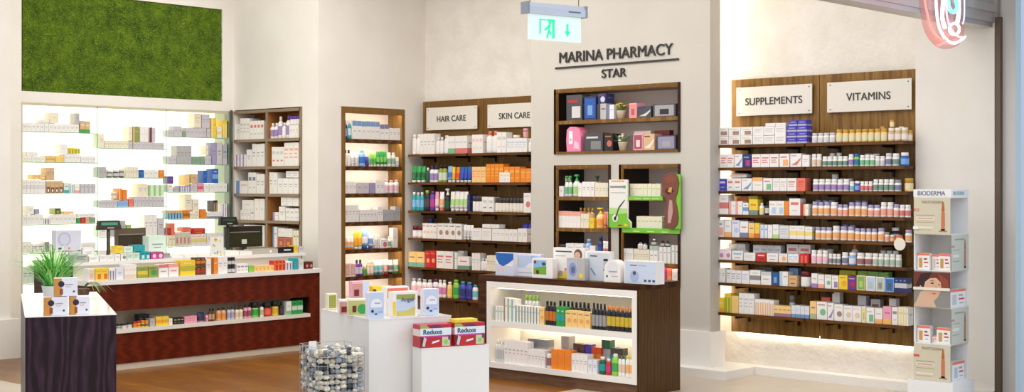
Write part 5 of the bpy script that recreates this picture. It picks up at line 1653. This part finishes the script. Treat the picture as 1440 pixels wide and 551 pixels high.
# pink hair dryer pack
def loc_x(px, X): return (X, on_X(px, X))
o = thing('hair_dryer_pack', 'bulky pink hair dryer pack with white tag on lower wide pillar shelf', 'pack', (9.772, on_X(806.5, 9.772), zu+.0228), -PI/2)
m = MB(); pts = [(-.08, 0), (.085, 0), (.085, .14), (.065, .20), (.02, .225), (-.045, .228), (-.08, .20), (-.088, .1)]
m.plate(pts, 0, .12, mat('e987ae', .4)); part('carton', m, o)
m = MB(); m.rect(-.055, -.01, .07, .19, -.001, pm('w')); m.disc(-.033, -.0017, .11, .012, pm('lb')); m.poly([(.0, .03), (.07, .02), (.06, .08), (.01, .1)], -.001, mat('f4c4d8', .4)); part('tag', m, o)
m = MB(); m.box(.09, .16, .05, .10, 0, .205, mat('f0a6bc', .4)); 
# flower pots
def flowers(px, z, lab, petal, heart, hgt, seed, X=9.80):
    o = thing('flower_pot', lab, 'flower pot', (X, on_X(px, X), z+.0008)); rr = random.Random(seed)
    m = MB(); m.lathe([(.030, 0), (.044, hgt*.48), (.046, hgt*.5), (.04, hgt*.48), (.036, hgt*.44)], mat('e9dfc4', .4), 0, 0, 18); part('pot', m, o)
    m = MB()
    for i in range(26):
        a = rr.uniform(0, 2*PI); r_ = rr.uniform(.01, .06); z1 = hgt*rr.uniform(.5, .9); dx, dy = math.cos(a), math.sin(a)
        m.face([(0, 0, hgt*.45), (dx*r_-dy*.008, dy*r_+dx*.008, z1), (dx*r_*1.3, dy*r_*1.3, z1+.01), (dx*r_+dy*.008, dy*r_-dx*.008, z1)], mat('5f8a4a', .6))
    part('leaves', m, o)
    for i in range(15):
        a = rr.uniform(0, 2*PI); r_ = rr.uniform(0, .055); c = Vector((math.cos(a)*r_, math.sin(a)*r_, hgt*rr.uniform(.58, .95))); m = MB()
        for k in range(6):
            t_ = k*PI/3+rr.random(); m.rings([[(c.x+math.cos(t_)*.009+.007*math.cos(s_*PI/3)*f, c.y+math.sin(t_)*.009+.007*math.sin(s_*PI/3)*f, c.z+zz) for s_ in range(6)] for f, zz in ((.4, -.004), (1, 0), (.4, .004))], petal)
        m.lathe([(.002, c.z), (.006, c.z+.004), (.003, c.z+.008)], heart, c.x, c.y, 6); part('blossom', m, o)
flowers(873.5, 2.185, 'cream pot of yellow flowers on the upper wide pillar shelf', mat('f0cf2e', .5), mat('c98a1c', .5), .145, 1)
flowers(876, zu+.022, 'cream pot of white blossoms on the lower wide pillar shelf', mat('f4efe8', .5), mat('d8b8a8', .5), .155, 2)
# green promotion fronts
GN = mat('7ec832', .35, 0, 'lime_card')
def strip(p0, p1, z, zh, lab):
    a, b = on_X(p0, 9.73), on_X(p1, 9.73); m = MB(); m.box(9.728, 9.737, b, a, z-.026, z+zh-.026, GN)
    for i in range(3): y = a-(a-b)*(.2+.25*i); m.face([(9.7273, y, z-.016), (9.7273, y-.07, z-.016), (9.7273, y-.07, z-.010), (9.7273, y, z-.010)], mat('dff0c0', .4))
    thing('shelf_strip', lab, 'shelf strip', mb=m)
strip(883, 932, 1.49, .034, 'upper lime green shelf-edge strip in the lower right pillar box')
strip(875, 955.5, 1.205, .042, 'lower lime green shelf-edge strip in the lower right pillar box')
a, b = on_X(856.5, 9.715), on_X(882, 9.715); dd = depth(9.715, (a+b)/2)
o = thing('promotion_card', 'tall white and green card with hair root drawing on the pillar', 'card', (9.715, (a+b)/2, zpix(320, 9.715, (a+b)/2)), -PI/2)
w = a-b; h = 67.5*dd/F
m = MB(); m.plate([(-w/2, 0), (w/2+.035, 0), (w/2+.035, .05), (w/2, .08), (w/2, h), (-w/2, h)], 0, .022, mat('f1efe9', .35))
m.poly([(-w/2, 0), (w/2+.035, 0), (w/2+.035, .05), (w/2, .08), (w/2, h*.3), (-w/2, h*.42)], E, mat('7ec832', .4)); m.poly([(-w/2, h*.28), (w/2, h*.30), (w/2, h*.40), (-w/2, h*.42)], E*1.5, mat('b8e08c', .4))
m.rect(-w*.35, w*.35, h*.95, h*.985, E, mat('e0b850', .4)); m.rect(-w*.44, w*.3, h*.83, h*.87, E, pm('sv')); m.rect(w*.28, w*.42, h*.82, h*.88, E*1.5, mat('5fb85a', .4)); m.rect(-w*.4, w*.4, h*.72, h*.735, E, pm('gy'))
m.disc(-w*.16, E*2, h*.2, w*.16, mat('f0ece6', .4), 16, h*.08); m.disc(-w*.16, E*2.6, h*.19, w*.07, pm('bk'), 12, h*.04)
m.poly([(-w*.18, h*.2), (-w*.1, h*.2), (w*.1, h*.42), (w*.4, h*.58), (w*.36, h*.585), (w*.04, h*.44)], E*2.6, pm('dg')); m.disc(w*.1, E*2, h*.05, w*.14, mat('c0392b', .4), 10, h*.02); m.disc(w*.42, E*2, h*.06, w*.1, pm('yl'), 10, h*.03)
part('card', m, o)
a, b = on_X(930, 9.71), on_X(956.5, 9.71); dd = depth(9.71, (a+b)/2)
o = thing('promotion_card', 'lime card with tied brown hair photo at right of the pillar box', 'card', (9.712, (a+b)/2, zpix(321.5, 9.71, (a+b)/2)), -PI/2)
w = a-b; h = 79*dd/F
m = MB(); m.box(w*.05, w*.5, 0, .012, 0, h*.97, GN); part('card', m, o)
m = MB()
HR = mat('7c4538', .5, 0, 'hair_print'); H2 = mat('c49a94', .5, 0, 'hair_highlight')
out = [(-.1, 0), (.15, 0), (.36, .08), (.42, .2), (.36, .36), (.26, .5), (.28, .56), (.38, .66), (.45, .82), (.36, .94), (.16, 1), (-.12, 1), (-.34, .94), (-.46, .82), (-.42, .68), (-.28, .56), (-.2, .5), (-.24, .34), (-.32, .16), (-.24, .05)]
m.plate([(a_*w, b_*h) for a_, b_ in out], -.008, -.0005, HR)
m.poly([(-.14*w, .1*h), (.02*w, .1*h), (.14*w, .3*h), (.1*w, .5*h), (-.04*w, .52*h), (-.12*w, .3*h)], -.0087, H2)
m.poly([(-.3*w, .66*h), (-.1*w, .60*h), (.2*w, .66*h), (.1*w, .72*h), (-.2*w, .72*h)], -.0087, mat('4a1c16', .5)); m.poly([(-.14*w, .66*h), (.06*w, .64*h), (.1*w, .74*h), (-.06*w, .73*h)], -.0094, mat('d8a04a', .4))
m.poly([(-.3*w, .9*h), (0, .96*h), (.3*w, .9*h), (.2*w, .82*h), (-.2*w, .82*h)], -.0087, mat('8a4a36', .5)); part('hair_photo', m, o)
# ---- island shelves
IU = 'upper island shelf'; IL = 'lower island shelf'
shelf('X', 8.392, .478, IU, """
695.5 708 3 box 20 w,sg,gn side
708.5 713.5 1 box 33 w,br,tn side
714 719 1 box 33 w,gn,sg side
719.5 724.5 1 box 32 w,tl,sg side
725 758 8 box 24 w,dn,lb side
758.5 765 1 box 24 ab,og,co disc
766 781 3 flask 34 bk,og,bk
782 794 2 box 27 gn,tl,w mid
795 830 4 box 23 ab,og,br disc
831 851 4 bottle 37 bk,gy,bk
852 889.5 6 flask 35 bk,yl,og
736 757 4 bottle 38 cc,gn,lg dy=.1
783 828 8 bottle 34 bk,dg,bk dy=.09
""", dmax=.075, grp='sun_care_box')
shelf('X', 8.392, .135, IL, """
695.5 708 3 bottle 32 cc,gy,w
709 742 6 box 33 w,gy plain
742.5 766 5 box 24 w,gy,lv plain
766.5 774.5 1 bottle 26 cc,mr,gy
775 803 3 box 28 og,co,yl text
803.5 826 4 box 25 w,gy plain
826.5 840 2 box 19 wb,pv plain
840.5 850 1 flask 25 dn,tl,w
850.5 857.5 1 flask 23 rd,mg,w
858 868 1 flask 31 lg,gn,w
868.5 878 2 flask 30 w,tn,br
878.5 889.5 2 flask 31 w,og,yl
742 770 4 box 36 gy,sv,nv top dy=.11 d=.08
789 800 1 box 44 gy,sv dy=.13 d=.08
806 822 2 box 36 br,og,bl mid dy=.11 d=.06
823 831 1 box 37 ib,bl,nv plain dy=.11 d=.06
831.5 845 2 box 34 og,rd,tl top dy=.11 d=.06
846 858 2 box 45 gy,dn,w top dy=.14 d=.06
859 876 3 box 36 tl,br,yl top dy=.12 d=.06
""", dmax=.075, grp='sun_care_box')
flush()
# ================================================================ LIGHT AND CAMERA
def lamp(name, loc, rot, sx, sy, power, col=(1, .985, .955)):
    l = bpy.data.lights.new(name, 'AREA'); l.shape = 'RECTANGLE'; l.size = sx; l.size_y = sy; l.energy = power; l.color = col
    o = bpy.data.objects.new(name, l); COL.objects.link(o); o.location = loc; o.rotation_euler = rot; return o
lamp('overhead_light', (7.2, 9.2, 4.1), (0, 0, 0), 3.0, 3.0, 80)
lamp('overhead_light', (8.0, 6.3, 4.1), (0, 0, 0), 2.0, 2.4, 30)
lamp('overhead_light', (5.0, 6.0, 4.1), (0, 0, 0), 2.4, 3.0, 60)
lamp('overhead_light', (7.6, 11.6, 4.1), (0, 0, 0), 2.0, 1.2, 12)
lamp('overhead_light', (8.5, 9.2, 4.1), (0, 0, 0), 1.4, 1.8, 17)  # added light, brightens the hair care rack
lamp('mall_side_fill', (2.6, 1.2, 4.6), (math.radians(48), 0, VA-PI/2+.1), 4.5, 2.0, 26, (1, .98, .95))  # added fill from the camera side, lifts the faces turned towards it
lamp('mall_side_fill', (8.2, .4, 3.2), (math.radians(68), 0, math.radians(18)), 2.5, 2.5, 46, (.42, .66, 1))
# strip lamps tucked behind the pillar lip, behind and below the right rack, and, some as added fill, in the shelf units
def strip_lamp(lab, x0, x1, y0, y1, z0, z1, s, col='fff2dc'):
    m = MB(); m.box(x0, x1, y0, y1, z0, z1, emit(col, s, 'strip_lamp')); thing('strip_lamp', lab, 'lamp', mb=m)
strip_lamp('upright strip lamp behind the right edge of the pillar', 9.93, 9.95, 6.90, 6.93, .4, 4.1, 12)
strip_lamp('strip lamp under the right wall rack washing the white wall', 10.108, 10.14, 5.15, 6.78, .345, .36, 15)
w_ = bpy.data.worlds.new('mall_light'); scene.world = w_; w_.use_nodes = True
bg = w_.node_tree.nodes['Background']; bg.inputs['Color'].default_value = (.88, .93, 1, 1); bg.inputs['Strength'].default_value = .92
cam = bpy.data.cameras.new('camera'); co = bpy.data.objects.new('camera', cam); COL.objects.link(co)
co.location = (0, 0, EYE); co.rotation_euler = (PI/2, 0, VA-PI/2)
cam.sensor_width = 36; cam.lens = F/1440*36; cam.shift_y = -(275.5-HZ)/1440; cam.clip_end = 200
scene.camera = co
scene.view_settings.view_transform = 'Standard'; scene.view_settings.look = 'None'; scene.view_settings.gamma = 1
scene.view_settings.exposure = .24; scene.view_settings.use_curve_mapping = False
